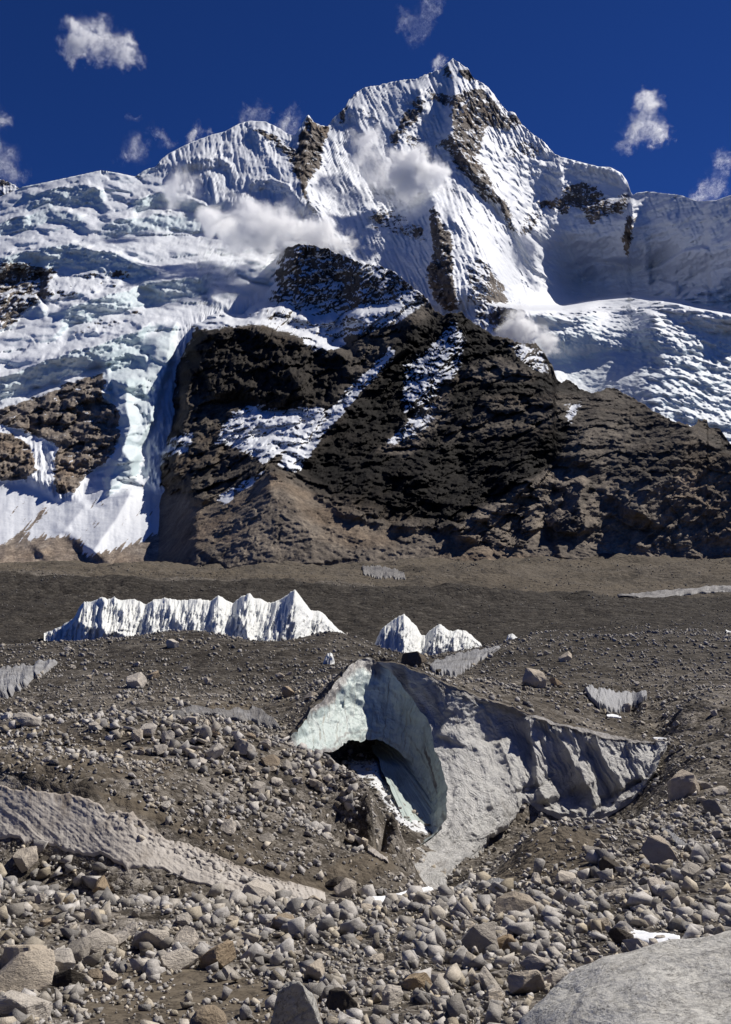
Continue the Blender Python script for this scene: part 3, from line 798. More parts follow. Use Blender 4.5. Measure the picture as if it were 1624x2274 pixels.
_gc = np.array(GROUND_CTRL, float)
_gp = survey(_gc[:, 0], _gc[:, 1], _gc[:, 2])
ground_tps = TPS(np.stack([_gp[:, 0] / _gp[:, 1] * 1.6, np.log(_gp[:, 1])], -1), _gp[:, 2] / _gp[:, 1], 2e-6)
GA = np.linspace(-0.60, 0.60, 570)                 # x / y
GL = np.concatenate([np.linspace(math.log(3.0), math.log(13.5), 40, endpoint=False), np.linspace(math.log(13.5), math.log(130.0), 470, endpoint=False), np.linspace(math.log(130.0), math.log(1900.0), 190)])
_A, _L = np.meshgrid(GA, GL)
_Yg = np.exp(_L)
_Xg = _A * _Yg
_T = ground_tps(_A * 1.6, _L)
_Zg = _T * _Yg
def ground_relief(X, Y, Z):
    p = np.stack([X, Y, 0 * X], -1)
    far = sstep(120, 500, Y)
    r = fbm(p / 6.0, 5, 0.55) * 0.34 * sstep(8, 30, Y)
    r += fbm(p / 22.0 + 7, 4) * 0.8 * sstep(40, 140, Y)
    r += fbm(p / 60.0 + 37, 4, ridged=True) * 5.0 * sstep(640, 760, Y)
    r += fbm(p / 150.0 + 23, 5) * 17.0 * sstep(700, 1000, Y) + fbm(p / 45.0 + 29, 4) * 3.0 * sstep(700, 900, Y)
    r += fbm(p / 75.0 + 61, 4) * 8.0 * sstep(430, 560, Y) * sstep(800, 650, Y)
    r += fbm(p / 70.0 + 3, 5, ridged=True) * 3.2 * far + fbm(p / 28.0 + 13, 4, ridged=True) * 1.6 * far
    r += fbm(p / 1.3 + 4, 3) * 0.085 * sstep(120, 60, Y)
    return r
_rel = ground_relief(_Xg, _Yg, _Zg)
_gpx, _gpy = bearing(np.stack([_Xg, _Yg, _Zg], -1))
# bare ice faces and paths of steep ice stay smooth
_calm = np.clip(sstep(-14, 4, poly_sd(_gpx, _gpy, [(-200, 1735), (80, 1735), (200, 1752), (300, 1790), (400, 1850), (500, 1900), (600, 1942), (740, 1982), (740, 2002), (550, 1990), (400, 1964), (200, 1924), (100, 1895), (-200, 1850)])) * (_Yg > 43) * (_Yg < 50), 0, 1)
_Zg = _Zg + _rel * (1 - 0.85 * _calm)
# the rubble behind the brink of the ice stays below the line from the brink
_br = np.array([(690, 1600), (740, 1532), (800, 1470), (838, 1472), (900, 1487), (1000, 1527), (1100, 1567), (1200, 1596), (1300, 1626), (1400, 1647), (1490, 1652)], float)
_row = np.interp(_gpx, _br[:, 0], _br[:, 1]) + 4 - np.interp(_Yg, [100, 128], [0, 110]) - 120 * sstep(1400, 1490, _gpx)
_cap = survey(CX, _row, 1.0)[..., 2] * _Yg
_sel = (_gpx > 700) & (_gpx < 1490) & (_Yg > 95) & (_Yg < 128)
_Zg = np.where(_sel, np.minimum(_Zg, _cap), _Zg)
# floor of the hollow under the green ice
_hol = survey(np.array([640, 690, 740, 800, 838, 900, 945, 972, 996, 1003, 990, 935, 880, 862, 850, 800, 745]), np.array([1655, 1600, 1532, 1470, 1470, 1520, 1585, 1650, 1720, 1780, 1842, 1890, 1880, 1830, 1780, 1720, 1680]),
              np.array([82, 94, 101, 106, 106, 104, 101, 98, 93, 88, 83, 75, 74, 76.5, 80, 85, 86.0]))
_in = sstep(-0.2, 1.2, poly_sd(_Xg, _Yg, _hol[:, :2]))
_floor = np.interp(_Yg, [70, 76, 86, 96, 110], [-23.0, -23.1, -21.6, -20.6, -20.6]) + 0.25 * fbm(np.stack([_Xg, _Yg, 0 * _Xg], -1) / 1.7, 4)
_Zg = np.where(_in > 0, np.minimum(_Zg, _Zg * (1 - _in) + _floor * _in), _Zg)

# room for the ice cliff in front of the rubble: the ground under it lies at the level of its foot
CLIFF_TOP = [(838, 1466, 101.0), (900, 1481, 98.6), (950, 1500, 97.2), (1000, 1522, 96.2), (1040, 1538, 95.3), (1100, 1561, 95.2), (1200, 1590, 95.2), (1300, 1620, 95.2), (1400, 1641, 95.0), (1486, 1646, 94.0)]
CLIFF_FOOT = [(815, 1990, 57.5), (850, 1995, 59), (930, 1996, 62), (985, 1978, 66), (1045, 1920, 74.5), (1105, 1820, 85.5), (1150, 1775, 87.6), (1200, 1796, 87.6), (1290, 1816, 87.4), (1345, 1800, 87.6), (1410, 1770, 88.2), (1455, 1710, 90), (1486, 1652, 93)]
_ct, _cf = catmull(CLIFF_TOP, 60), catmull(CLIFF_FOOT, 60)
_ct, _cf = survey(_ct[:, 0], _ct[:, 1], _ct[:, 2]), survey(_cf[:, 0], _cf[:, 1], _cf[:, 2])
_ct[:, 1] += 5.0
_cf[:, 1] += 1.3
_in = sstep(-0.1, 1.0, poly_sd(_Xg, _Yg, np.vstack([_cf[:, :2], _ct[::-1, :2]])))
_fz = np.interp(_Xg, _cf[:, 0], _cf[:, 2]) - 0.3
_Zg = np.where(_in > 0, np.minimum(_Zg, _Zg * (1 - _in) + _fz * _in), _Zg)

def ground_z(x, y):
    """height of the ground at plan positions"""
    x, y = np.asarray(x, float), np.asarray(y, float)
    a = np.clip((x / y - GA[0]) / (GA[1] - GA[0]), 0, len(GA) - 1.001)
    l = np.interp(np.log(y), GL, np.arange(len(GL)))
    l = np.clip(l, 0, len(GL) - 1.001)
    i, j = l.astype(int), a.astype(int)
    fi, fj = l - i, a - j
    return (_Zg[i, j] * (1 - fi) * (1 - fj) + _Zg[i + 1, j] * fi * (1 - fj) + _Zg[i, j + 1] * (1 - fi) * fj + _Zg[i + 1, j + 1] * fi * fj)

_marchY = np.exp(np.linspace(math.log(6.0), math.log(1800), 1500))
def ground_hit(px, py, ymin=6.0):
    """where the line of sight at a plate bearing first meets the ground"""
    px, py = np.atleast_1d(np.asarray(px, float)), np.atleast_1d(np.asarray(py, float))
    D = survey(px, py, 1.0)
    out = np.full(len(px), np.nan)
    prev = np.full(len(px), -1.0)
    for k, y in enumerate(_marchY):
        if y < ymin: continue
        g = D[:, 2] * y - ground_z(D[:, 0] * y, np.full(len(px), y))
        hit = np.isnan(out) & (g < 0)
        if hit.any():
            y0 = _marchY[k - 1]
            f = np.where(prev > 0, prev / (prev - g + 1e-9), 1.0)
            out[hit] = (y0 + (y - y0) * f)[hit]
        prev = g
        if not np.isnan(out).any(): break
    out = np.where(np.isnan(out), 1800, out)
    return np.stack([D[:, 0] * out, out, ground_z(D[:, 0] * out, out)], -1)

def debris_material():
    m = Mat('glacier_debris', 0.95, 0.1)
    dark, dirt, frost = m.attr('dark'), m.attr('dirt'), m.attr('frost')
    wv = m.n.new('ShaderNodeTexNoise'); wv.inputs['Scale'].default_value = 1.7; wv.inputs['Detail'].default_value = 4
    m.l.new(m.pos, wv.inputs['Vector'])
    m.pos = m.mix(0.35, m.pos, wv.outputs['Color'], 'ADD')
    v_s = m.vor(11.0, 'F1', 'Color'); v_m = m.vor(2.6, 'F1', 'Color'); v_l = m.vor(0.55, 'F1', 'Color'); v_x = m.vor(0.16, 'F1', 'Color')
    d_s = m.vor(11.0); d_m = m.vor(2.6); d_l = m.vor(0.55); d_x = m.vor(0.16)
    def val(c):
        s = m.n.new('ShaderNodeSeparateColor'); m.l.new(c, s.inputs[0]); return s.outputs[0]
    stones = m.math('ADD', m.math('MULTIPLY', val(v_s), 0.3), m.math('ADD', m.math('MULTIPLY', val(v_m), 0.3), m.math('ADD', m.math('MULTIPLY', val(v_l), 0.25), m.math('MULTIPLY', val(v_x), 0.15))))
    n = m.noise(0.35, 6, 0.6)
    tone = m.math('ADD', m.math('MULTIPLY', stones, 0.75), m.math('MULTIPLY', n, 0.3))
    base = m.ramp(tone, [(0.25, (0.028, 0.024, 0.019)), (0.5, (0.082, 0.071, 0.058)), (0.74, (0.27, 0.245, 0.215))])
    dirtc = m.ramp(m.noise(1.6, 6, 0.65), [(0.3, (0.075, 0.061, 0.045)), (0.7, (0.155, 0.131, 0.10))])
    darkc = m.ramp(tone, [(0.25, (0.014, 0.012, 0.010)), (0.55, (0.038, 0.033, 0.028)), (0.80, (0.13, 0.118, 0.10))])
    c = m.mix(m.maprange(m.math('ADD', dirt, m.math('MULTIPLY', m.math('SUBTRACT', n, 0.5), 0.8)), 0.35, 0.65), base, dirtc)
    c = m.mix(m.maprange(m.math('ADD', dark, m.math('MULTIPLY', m.math('SUBTRACT', m.noise(0.05, 6, 0.6), 0.5), 0.5)), 0.25, 0.75), c, darkc)
    fm = m.maprange(m.math('ADD', frost, m.math('MULTIPLY', m.math('SUBTRACT', m.noise(0.9, 7, 0.7), 0.5), 1.3)), 0.48, 0.56)
    c = m.mix(fm, c, (0.66, 0.67, 0.68))
    h = m.math('ADD', m.math('MULTIPLY', d_s, -0.05), m.math('ADD', m.math('MULTIPLY', d_m, -0.22), m.math('ADD', m.math('MULTIPLY', d_l, -0.9), m.math('MULTIPLY', d_x, -2.4))))
    nn = m.bump(h, 0.75, 1.0)
    return m.done(c, nn)
MAT_DEBRIS = debris_material()

def ground_build():
    X, Y, Z = _Xg, _Yg, _Zg
    px, py = bearing(np.stack([X, Y, Z], -1))
    p = np.stack([X, Y, 0 * X], -1)
    dark = sstep(330, 370, Y) * sstep(640, 600, Y) * 1.0
    dark = np.maximum(dark, sstep(235, 330, Y) * 0.85 * sstep(640, 600, Y))
    dark = np.maximum(dark, 0.62 * sstep(90, 160, Y) * sstep(640, 600, Y))
    dark = np.maximum(dark, 0.30 * sstep(84, 120, Y) * (px > 1000))
    dark -= 0.55 * sstep(660, 740, Y) * 0
    dark += 0.35 * sstep(-30, 20, poly_sd(px, py, [(740, 1670), (870, 1690), (960, 1800), (960, 1880), (860, 1880), (840, 1790), (760, 1710)])) * (Y > 69)
    dark += 0.3 * sstep(-60, 60, poly_sd(px, py, [(1300, 1880), (1750, 1860), (1750, 2080), (1500, 2070), (1350, 2000)])) * (Y < 60)
    dirt = np.zeros(X.shape)
    for poly, y0, y1, w in [
        ([(100, 1740), (300, 1770), (480, 1860), (700, 1960), (760, 1900), (870, 1870), (880, 1930), (760, 1990), (600, 1950), (400, 1850), (200, 1760)], 44, 64, 0.9),
        ([(0, 1600), (150, 1600), (400, 1690), (400, 1760), (100, 1730), (-100, 1730)], 46, 70, 0.55),
        ([(1080, 1960), (1180, 1850), (1240, 1830), (1340, 1850), (1330, 1930), (1200, 1960)], 44, 60, 1.0),
        ([(200, 2160), (420, 2140), (620, 2180), (640, 2290), (180, 2290)], 8, 30, 0.9),
        ([(400, 1560), (560, 1550), (640, 1620), (520, 1610)], 70, 140, 0.7)]:
        dirt = np.maximum(dirt, w * sstep(-25, 25, poly_sd(px, py, poly)) * ((Y > y0) & (Y < y1)))
    dirt = np.maximum(dirt, 0.35 + 0.22 * sstep(640, 720, Y) + 0.2 * fbm(p / 90.0, 3) * sstep(640, 720, Y))
    dark = np.maximum(dark, (0.28 + 0.75 * fbm(p / np.array([150.0, 90.0, 1.0]) + 70, 5, 0.6)) * sstep(640, 700, Y))
    frost = -0.5 + 0 * X
    for poly, y0, y1, w in [([(760, 1690), (850, 1690), (950, 1800), (950, 1860), (880, 1830), (840, 1760)], 66, 105, 1.15)]:
        frost = np.maximum(frost, -0.5 + w * sstep(-30, 10, poly_sd(px, py, poly)) * ((Y > y0) & (Y < y1)))
    frost = np.maximum(frost, -0.5 + 0.86 * sstep(360, 400, Y) * sstep(560, 500, Y) * sstep(0.1, 0.5, fbm(p / 60.0 + 50, 3)))
    nr, nc = X.shape
    o = make_mesh('debris_covered_glacier', np.stack([X, Y, Z], -1).reshape(-1, 3), grid_faces(nr, nc), MAT_DEBRIS,
                  {'dark': np.clip(dark, 0, 1).ravel(), 'dirt': dirt.ravel(), 'frost': frost.ravel()})
    tag(o, kind='structure', label='rubble covered glacier surface of mounds and hollows')
ground_build()
# wide plain on which the whole place stands, far below the rubble
def plain():
    a = np.linspace(-9000, 9000, 40)
    yy = np.linspace(-300, 14000, 40)
    X, Y = np.meshgrid(a, yy)
    o = make_mesh('valley_floor', np.stack([X, Y, 0 * X - 90], -1).reshape(-1, 3), grid_faces(40, 40), MAT_DEBRIS,
                  {'dark': np.zeros(1600), 'dirt': np.zeros(1600), 'frost': np.full(1600, -0.5)})
    tag(o, kind='structure')
plain()

# ------------------------------------------------------------------ ice
def ice_material(name, clean_a, clean_b, dirty_a, dirty_b, bump=0.5, bdist=0.6, scale=1.0, rough=0.5, cups=0.0, stain=0.0):
    """su / sv run along and down the ice surface; 'clean' is 1 on clear ice"""
    m = Mat(name, rough, 0.35)
    clean, su, sv = m.attr('clean'), m.attr('su'), m.attr('sv')
    cv = m.n.new('ShaderNodeCombineXYZ')
    m.l.new(su, cv.inputs[0]); m.l.new(sv, cv.inputs[1])
    streak = m.noise(1.0, 7, 0.65, m.scale(cv.outputs[0], (1.6 / scale, 0.16 / scale, 1)), 0.6)
    fine = m.noise(1.0, 6, 0.7, m.scale(cv.outputs[0], (6.0 / scale, 0.8 / scale, 1)))
    n = m.noise(0.35 / scale, 6, 0.62)
    a = m.mix(m.maprange(streak, 0.3, 0.7), clean_a, clean_b)
    b = m.mix(m.maprange(m.math('ADD', m.math('MULTIPLY', streak, 0.6), m.math('MULTIPLY', n, 0.4)), 0.35, 0.65), dirty_a, dirty_b)
    k = m.maprange(m.math('ADD', clean, m.math('MULTIPLY', m.math('SUBTRACT', m.math('ADD', m.math('MULTIPLY', n, 0.5), m.math('MULTIPLY', streak, 0.5)), 0.5), 1.5)), 0.3, 0.7)
    c = m.mix(k, b, a)
    if stain:
        lines = m.noise(1.0, 6, 0.7, m.scale(cv.outputs[0], (2.4 / scale, 0.10 / scale, 1)), 1.2)
        c = m.mix(m.math('MULTIPLY', m.maprange(lines, 0.56, 0.66), stain), c, (0.20, 0.165, 0.11))
        blot = m.noise(1.0, 6, 0.65, m.scale(cv.outputs[0], (0.30 / scale, 0.22 / scale, 1)), 0.8)
        c = m.mix(m.math('MULTIPLY', m.maprange(blot, 0.58, 0.68), stain * 0.8), c, (0.13, 0.12, 0.11))
    grit = m.maprange(m.noise(3.5 / scale, 6, 0.75), 0.60, 0.70)
    c = m.mix(m.math('MULTIPLY', grit, m.maprange(clean, 0.0, 1.0, 0.75, 0.12)), c, (0.10, 0.085, 0.07))
    h = m.math('ADD', m.math('MULTIPLY', streak, 0.8), m.math('ADD', m.math('MULTIPLY', fine, 0.25), m.math('MULTIPLY', m.noise(1.8 / scale, 6, 0.65), 0.7)))
    if cups:
        h = m.math('ADD', h, m.math('MULTIPLY', m.noise(1.0, 4, 0.6, m.scale(cv.outputs[0], (0.9 / scale, 4.5 / scale, 1))), cups))
    return m.done(c, m.bump(h, bump, bdist * scale))

MAT_SERAC = ice_material('white_serac_ice', (0.82, 0.81, 0.775), (0.69, 0.72, 0.70), (0.5, 0.54, 0.55), (0.72, 0.75, 0.76), 0.5, 0.9, 2.0, 0.55)
MAT_WALL = ice_material('dirty_glacier_ice', (0.60, 0.59, 0.56), (0.45, 0.44, 0.42), (0.19, 0.172, 0.155), (0.42, 0.40, 0.375), 0.9, 0.38, 1.0, 0.6, 0.9, stain=0.22)
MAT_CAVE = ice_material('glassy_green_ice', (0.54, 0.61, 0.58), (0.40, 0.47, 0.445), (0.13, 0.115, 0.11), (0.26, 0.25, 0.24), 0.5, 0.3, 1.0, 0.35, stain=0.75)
MAT_SLOPE = ice_material('sandy_glacier_ice', (0.50, 0.465, 0.42), (0.36, 0.325, 0.285), (0.20, 0.165, 0.13), (0.42, 0.38, 0.335), 0.45, 0.2, 0.8, 0.65)
MAT_SCARP = ice_material('grey_glacier_ice', (0.42, 0.42, 0.42), (0.26, 0.26, 0.265), (0.10, 0.093, 0.088), (0.27, 0.26, 0.25), 0.7, 0.6, 1.2, 0.55)

def surface_params(P):
    du = np.linalg.norm(np.diff(P, axis=1), axis=-1)
    dv = np.linalg.norm(np.diff(P, axis=0), axis=-1)
    su = np.concatenate([np.zeros((P.shape[0], 1)), np.cumsum(du, 1)], 1)
    su = np.broadcast_to(su.mean(0), su.shape)
    sv = np.concatenate([np.zeros((1, P.shape[1])), np.cumsum(dv, 0)], 0)
    return su, sv

def ice_sheet(name, P, mat, clean, flip=False, **kw):
    su, sv = surface_params(P)
    nr, nc = P.shape[:2]
    base = P.reshape(-1, 3)
    origin = np.array([base[:, 0].mean(), base[:, 1].mean(), base[:, 2].min()])
    cl = np.broadcast_to(clean, P.shape[:2])
    return make_mesh(name, base, grid_faces(nr, nc, flip), mat, {'clean': cl.ravel(), 'su': su.ravel(), 'sv': sv.ravel()}, origin=origin, **kw)

def serac(top, base, Y0, ribs, label, group=None, steep=1.2, rough=1.0, step=1.6):
    top, base = np.array(top, float), np.array(base, float)
    px = np.arange(top[0, 0], top[-1, 0] + 0.1, step)
    nc, nr = len(px), 64
    jt = noise(np.stack([px / 4.0, px * 0, px * 0 + Y0], -1)) * 1.6 + noise(np.stack([px / 10.0, px * 0, px * 0 + Y0 + 3], -1)) * 1.6
    t = np.interp(px, top[:, 0], top[:, 1]) + jt
    b = np.interp(px, base[:, 0], base[:, 1]) + 16
    b = np.maximum(b, t + 3)
    v = np.linspace(0, 1, nr)[:, None]
    PX = np.broadcast_to(px, (nr, nc))
    PY = t + (b - t) * v
    hgt = (b - t) * Y0 / F_PIX
    Y = Y0 - steep * hgt * v ** 0.9
    env = np.clip(np.minimum(v * 5, 1), 0, 1)
    d = np.zeros(PX.shape)
    for line, h, wl, wr in ribs:
        d -= ridge(PX, PY, line, h * 0.8, wr, wl, ends=0.03)
    q = survey(PX, PY, Y0 + 0 * PX)
    lean = PX + 0.25 * (PY - t)
    d -= rough * env * (fbm(np.stack([lean / 15.0, PY / 60.0, 0 * PX + Y0], -1), 4, ridged=True) * 3.4
                        + fbm(np.stack([lean / 5.0, PY / 22.0, 0 * PX + 7], -1), 3, ridged=True) * 1.2)
    d += rough * fbm(q / 5.0, 4) * 0.9 * env
    F = survey(PX, PY, Y + d)
    kb = np.linspace(1, 0, 18, endpoint=False)[:, None]
    hb = hgt * 1.0
    back = np.stack([F[0, :, 0] + 0 * kb, F[0, :, 1] + hb * 0.7 * kb, F[0, :, 2] - hb * kb], -1)
    back[..., 1] += fbm(back / 5.0, 3) * 0.8 * (kb * (1 - kb))
    P = np.vstack([back, F])
    o = ice_sheet('ice_pinnacle', P, MAT_SERAC, 0.85, True)
    tag(o, label, 'ice pinnacle', group)
    return o

serac([(98, 1406), (120, 1398), (135, 1391), (165, 1372), (178, 1346), (188, 1336), (205, 1336), (227, 1325), (240, 1331), (255, 1325), (265, 1333), (300, 1330), (325, 1343), (340, 1332),
       (370, 1328), (400, 1333), (440, 1330), (470, 1334), (485, 1321), (500, 1331), (518, 1340), (535, 1325), (555, 1317), (565, 1328), (582, 1330), (595, 1339), (615, 1335),
       (640, 1320), (655, 1308), (665, 1321), (690, 1355), (715, 1358), (730, 1375), (750, 1396), (780, 1415), (815, 1429)],
      [(98, 1407), (200, 1413), (300, 1422), (480, 1446), (570, 1450), (610, 1440), (700, 1437), (815, 1431)], 345,
      [([(227, 1325), (235, 1350), (225, 1390), (240, 1415)], 5, 14, 24), ([(255, 1325), (275, 1360), (270, 1400)], 3.5, 12, 16), ([(340, 1332), (330, 1370), (345, 1430)], 5, 16, 22),
       ([(370, 1328), (390, 1370), (420, 1420)], 4, 14, 20), ([(440, 1330), (430, 1370), (440, 1430)], 4, 16, 22), ([(485, 1321), (470, 1370), (480, 1440)], 6, 16, 22),
       ([(555, 1317), (530, 1365), (545, 1400), (560, 1445)], 8, 18, 26), ([(655, 1308), (650, 1350), (625, 1395), (600, 1435)], 11, 26, 36), ([(615, 1335), (605, 1380), (590, 1430)], 4, 14, 14),
       ([(165, 1372), (190, 1390), (250, 1400), (300, 1420)], 7, 30, 20)],
      'long jagged row of white ice pinnacles with a tall pointed peak, standing on dark rubble')
serac([(822, 1460), (830, 1436), (845, 1400), (860, 1386), (880, 1372), (897, 1363), (910, 1375), (925, 1391), (936, 1410), (945, 1411), (955, 1400), (970, 1390), (978, 1385), (990, 1395),
       (1005, 1403), (1015, 1398), (1035, 1401), (1048, 1411), (1070, 1431)], [(822, 1463), (900, 1466), (960, 1464), (1070, 1436)], 320,
      [([(897, 1363), (890, 1400), (900, 1460)], 5, 24, 28), ([(978, 1385), (960, 1415), (940, 1460)], 5, 16, 24), ([(1015, 1398), (1000, 1430), (1010, 1450)], 3, 14, 16), ([(855, 1388), (850, 1420), (840, 1455)], 3, 14, 16)],
      'short twin-peaked white ice pinnacle rising behind the ice cave')
for t_, b_, y_, lb in [
    ([(1122, 1427), (1127, 1411), (1138, 1407), (1148, 1414), (1157, 1428)], [(1122, 1428), (1157, 1428)], 300, 'tiny white ice tooth on dark rubble, right of the twin-peaked pinnacle'),
    ([(718, 1470), (728, 1450), (738, 1451), (744, 1470)], [(718, 1470), (744, 1470)], 168, 'small pale blue ice block stuck in rubble above the ice cave'),
    ([(1604, 1412), (1613, 1397), (1628, 1406), (1640, 1412)], [(1604, 1412), (1640, 1412)], 300, 'tiny white ice tooth at the far right of the dark rubble')]:
    serac(t_, b_, y_, [], lb, None, 0.6, 0.4, 0.8)

def weather(P):
    """melted, uneven surface: the same push for the same place, so that joined sheets stay joined"""
    v = np.stack([fbm(P / 3.2 + 11, 3), fbm(P / 3.2 + 47, 3), fbm(P / 3.2 + 83, 3)], -1) * 0.5
    return P + v + np.stack([fbm(P / 0.9 + 5, 3), fbm(P / 0.9 + 29, 3), fbm(P / 0.9 + 61, 3)], -1) * 0.2

def ruled(A, B, n, bow):
    """surface between two plate curves (x, y, distance); bow pushes the middle away"""
    w = np.linspace(0, 1, n)[:, None, None]
    C = A[None] * (1 - w) + B[None] * w
    C[..., 2] += bow * np.sin(np.pi * w[..., 0])
    return C

# -- bowl of green ice above the cave, from outer rim to the arch of the cave mouth, then on into the dark
RIM = [(640, 1652, 83), (690, 1590, 90), (740, 1524, 96), (800, 1464, 101), (838, 1466, 101), (895, 1520, 98.5), (940, 1585, 95.5), (965, 1650, 91.6), (985, 1720, 87.1), (992, 1780, 83.1), (980, 1842, 79.2), (930, 1882, 76)]
ARCH = [(650, 1660, 83.6), (700, 1668, 86), (738, 1668, 88), (765, 1652, 90.8), (800, 1643, 94), (845, 1646, 96.5), (885, 1665, 97), (915, 1700, 95), (940, 1745, 91.5), (958, 1795, 87), (958, 1840, 82.6), (925, 1884, 76.8)]
def cave_build():
    n = 300
    A, B = catmull(RIM, n), catmull(ARCH, n)
    C = ruled(A, B, 130, 1.0)
    w = np.linspace(0, 1, 130)[:, None] + 0 * A[None, :, 0]
    keep = np.clip(4 * w * (1 - w) + 0.35 * w, 0, 1)[..., None]
    ii = np.arange(n)
    K = np.exp(-((ii[:, None] - ii[None]) / 30.0) ** 2)       # ease the fold that runs down from the crest
    K /= K.sum(1, keepdims=True)
    Cs = np.einsum('ij,kjd->kid', K, C)
    keep = keep * (sstep(0, 50, ii) * sstep(0, 50, n - 1 - ii))[None, :, None] * 0.85
    Cs[..., :2] = 0.5 * Cs[..., :2] + 0.5 * C[..., :2]
    C = C * (1 - keep) + Cs * keep
    P = survey(C[..., 0], C[..., 1], C[..., 2])
    g = fbm(np.stack([np.linspace(0, 34, n) + 0 * w, w * 1.2, 0 * w], -1), 4, ridged=True)
    env = np.sin(np.pi * np.clip(w, 0.02, 1)) ** 0.5
    P[..., 1] -= (g * 0.28 + fbm(P / 6.0, 4) * 0.5) * env
    s = np.linspace(0, 1, n)[None] + 0 * w
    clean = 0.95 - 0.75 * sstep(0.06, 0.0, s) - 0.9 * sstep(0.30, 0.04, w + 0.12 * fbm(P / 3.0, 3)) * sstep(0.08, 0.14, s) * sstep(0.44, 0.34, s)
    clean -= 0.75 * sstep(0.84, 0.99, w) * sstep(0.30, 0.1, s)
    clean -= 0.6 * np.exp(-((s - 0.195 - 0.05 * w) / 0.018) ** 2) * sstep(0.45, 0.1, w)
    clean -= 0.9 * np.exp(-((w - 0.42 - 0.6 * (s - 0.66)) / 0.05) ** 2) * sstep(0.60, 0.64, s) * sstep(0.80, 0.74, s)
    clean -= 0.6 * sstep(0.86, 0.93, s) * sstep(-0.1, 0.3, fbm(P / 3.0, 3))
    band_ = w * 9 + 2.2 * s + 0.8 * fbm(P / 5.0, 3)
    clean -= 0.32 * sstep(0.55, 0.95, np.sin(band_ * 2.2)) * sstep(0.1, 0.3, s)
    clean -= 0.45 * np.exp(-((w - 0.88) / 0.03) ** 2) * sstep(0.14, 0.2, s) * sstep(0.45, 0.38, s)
    root = bpy.data.objects.new('ice_cave', None)
    root.location = tuple(survey(850, 1760, 82))
    root.empty_display_size = 1.0
    link(root)
    tag(root, 'concave bowl of pale green ice overhanging a dark cave mouth in the glacier', 'ice cave')
    def child(o):
        o.parent = root
        o.location = Vector(o.location) - Vector(root.location)
        return o
    P = weather(P)
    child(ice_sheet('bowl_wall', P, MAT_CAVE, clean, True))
    # rubble capping the left part of the rim
    nk = 14
    kk = np.linspace(0, 1, nk)[:, None]
    T = P[0][: int(n * 0.46)]
    bx, by = T[None, :, 0] - 1.5 * kk, T[None, :, 1] + 12.5 * kk
    gz = ground_z(bx * 0 + T[None, :, 0] - 1.5, by * 0 + T[None, :, 1] + 12.5)
    bz = T[None, :, 2] * (1 - sstep(0, 1, kk)) + (gz - 0.15) * sstep(0, 1, kk) + (0.2 * fbm(np.stack([bx, by, 0 * bx], -1) / 0.8, 3) + 0.15) * np.sin(np.pi * kk)
    m_ = bx.size
    child(make_mesh('rubble_cap', np.stack([bx, by, bz], -1).reshape(-1, 3), grid_faces(nk, T.shape[0]), MAT_DEBRIS, {'dark': np.full(m_, 0.45), 'dirt': np.full(m_, 0.4), 'frost': np.full(m_, -0.5)}, origin=tuple(T.mean(0))))
    # grotto behind the arch
    k = np.linspace(0, 1, 40)[:, None]
    Bp = P[-1]
    cen = survey(800, 1690, 99)
    D = Bp[None] * (1 - k[..., None]) + (cen + (Bp - cen) * 0.25)[None] * k[..., None]
    D[..., 1] += 9 * k ** 0.8
    D[..., 2] += 1.6 * np.sin(np.pi * k * 0.5) * sstep(0.1, 0.3, np.linspace(0, 1, n))[None]
    D += fbm(D / 2.5, 4)[..., None] * np.array([0.3, 0.5, 0.5]) * k[..., None]
    child(ice_sheet('grotto_wall', D, MAT_CAVE, 0.7, True))
    return root
cave_build()

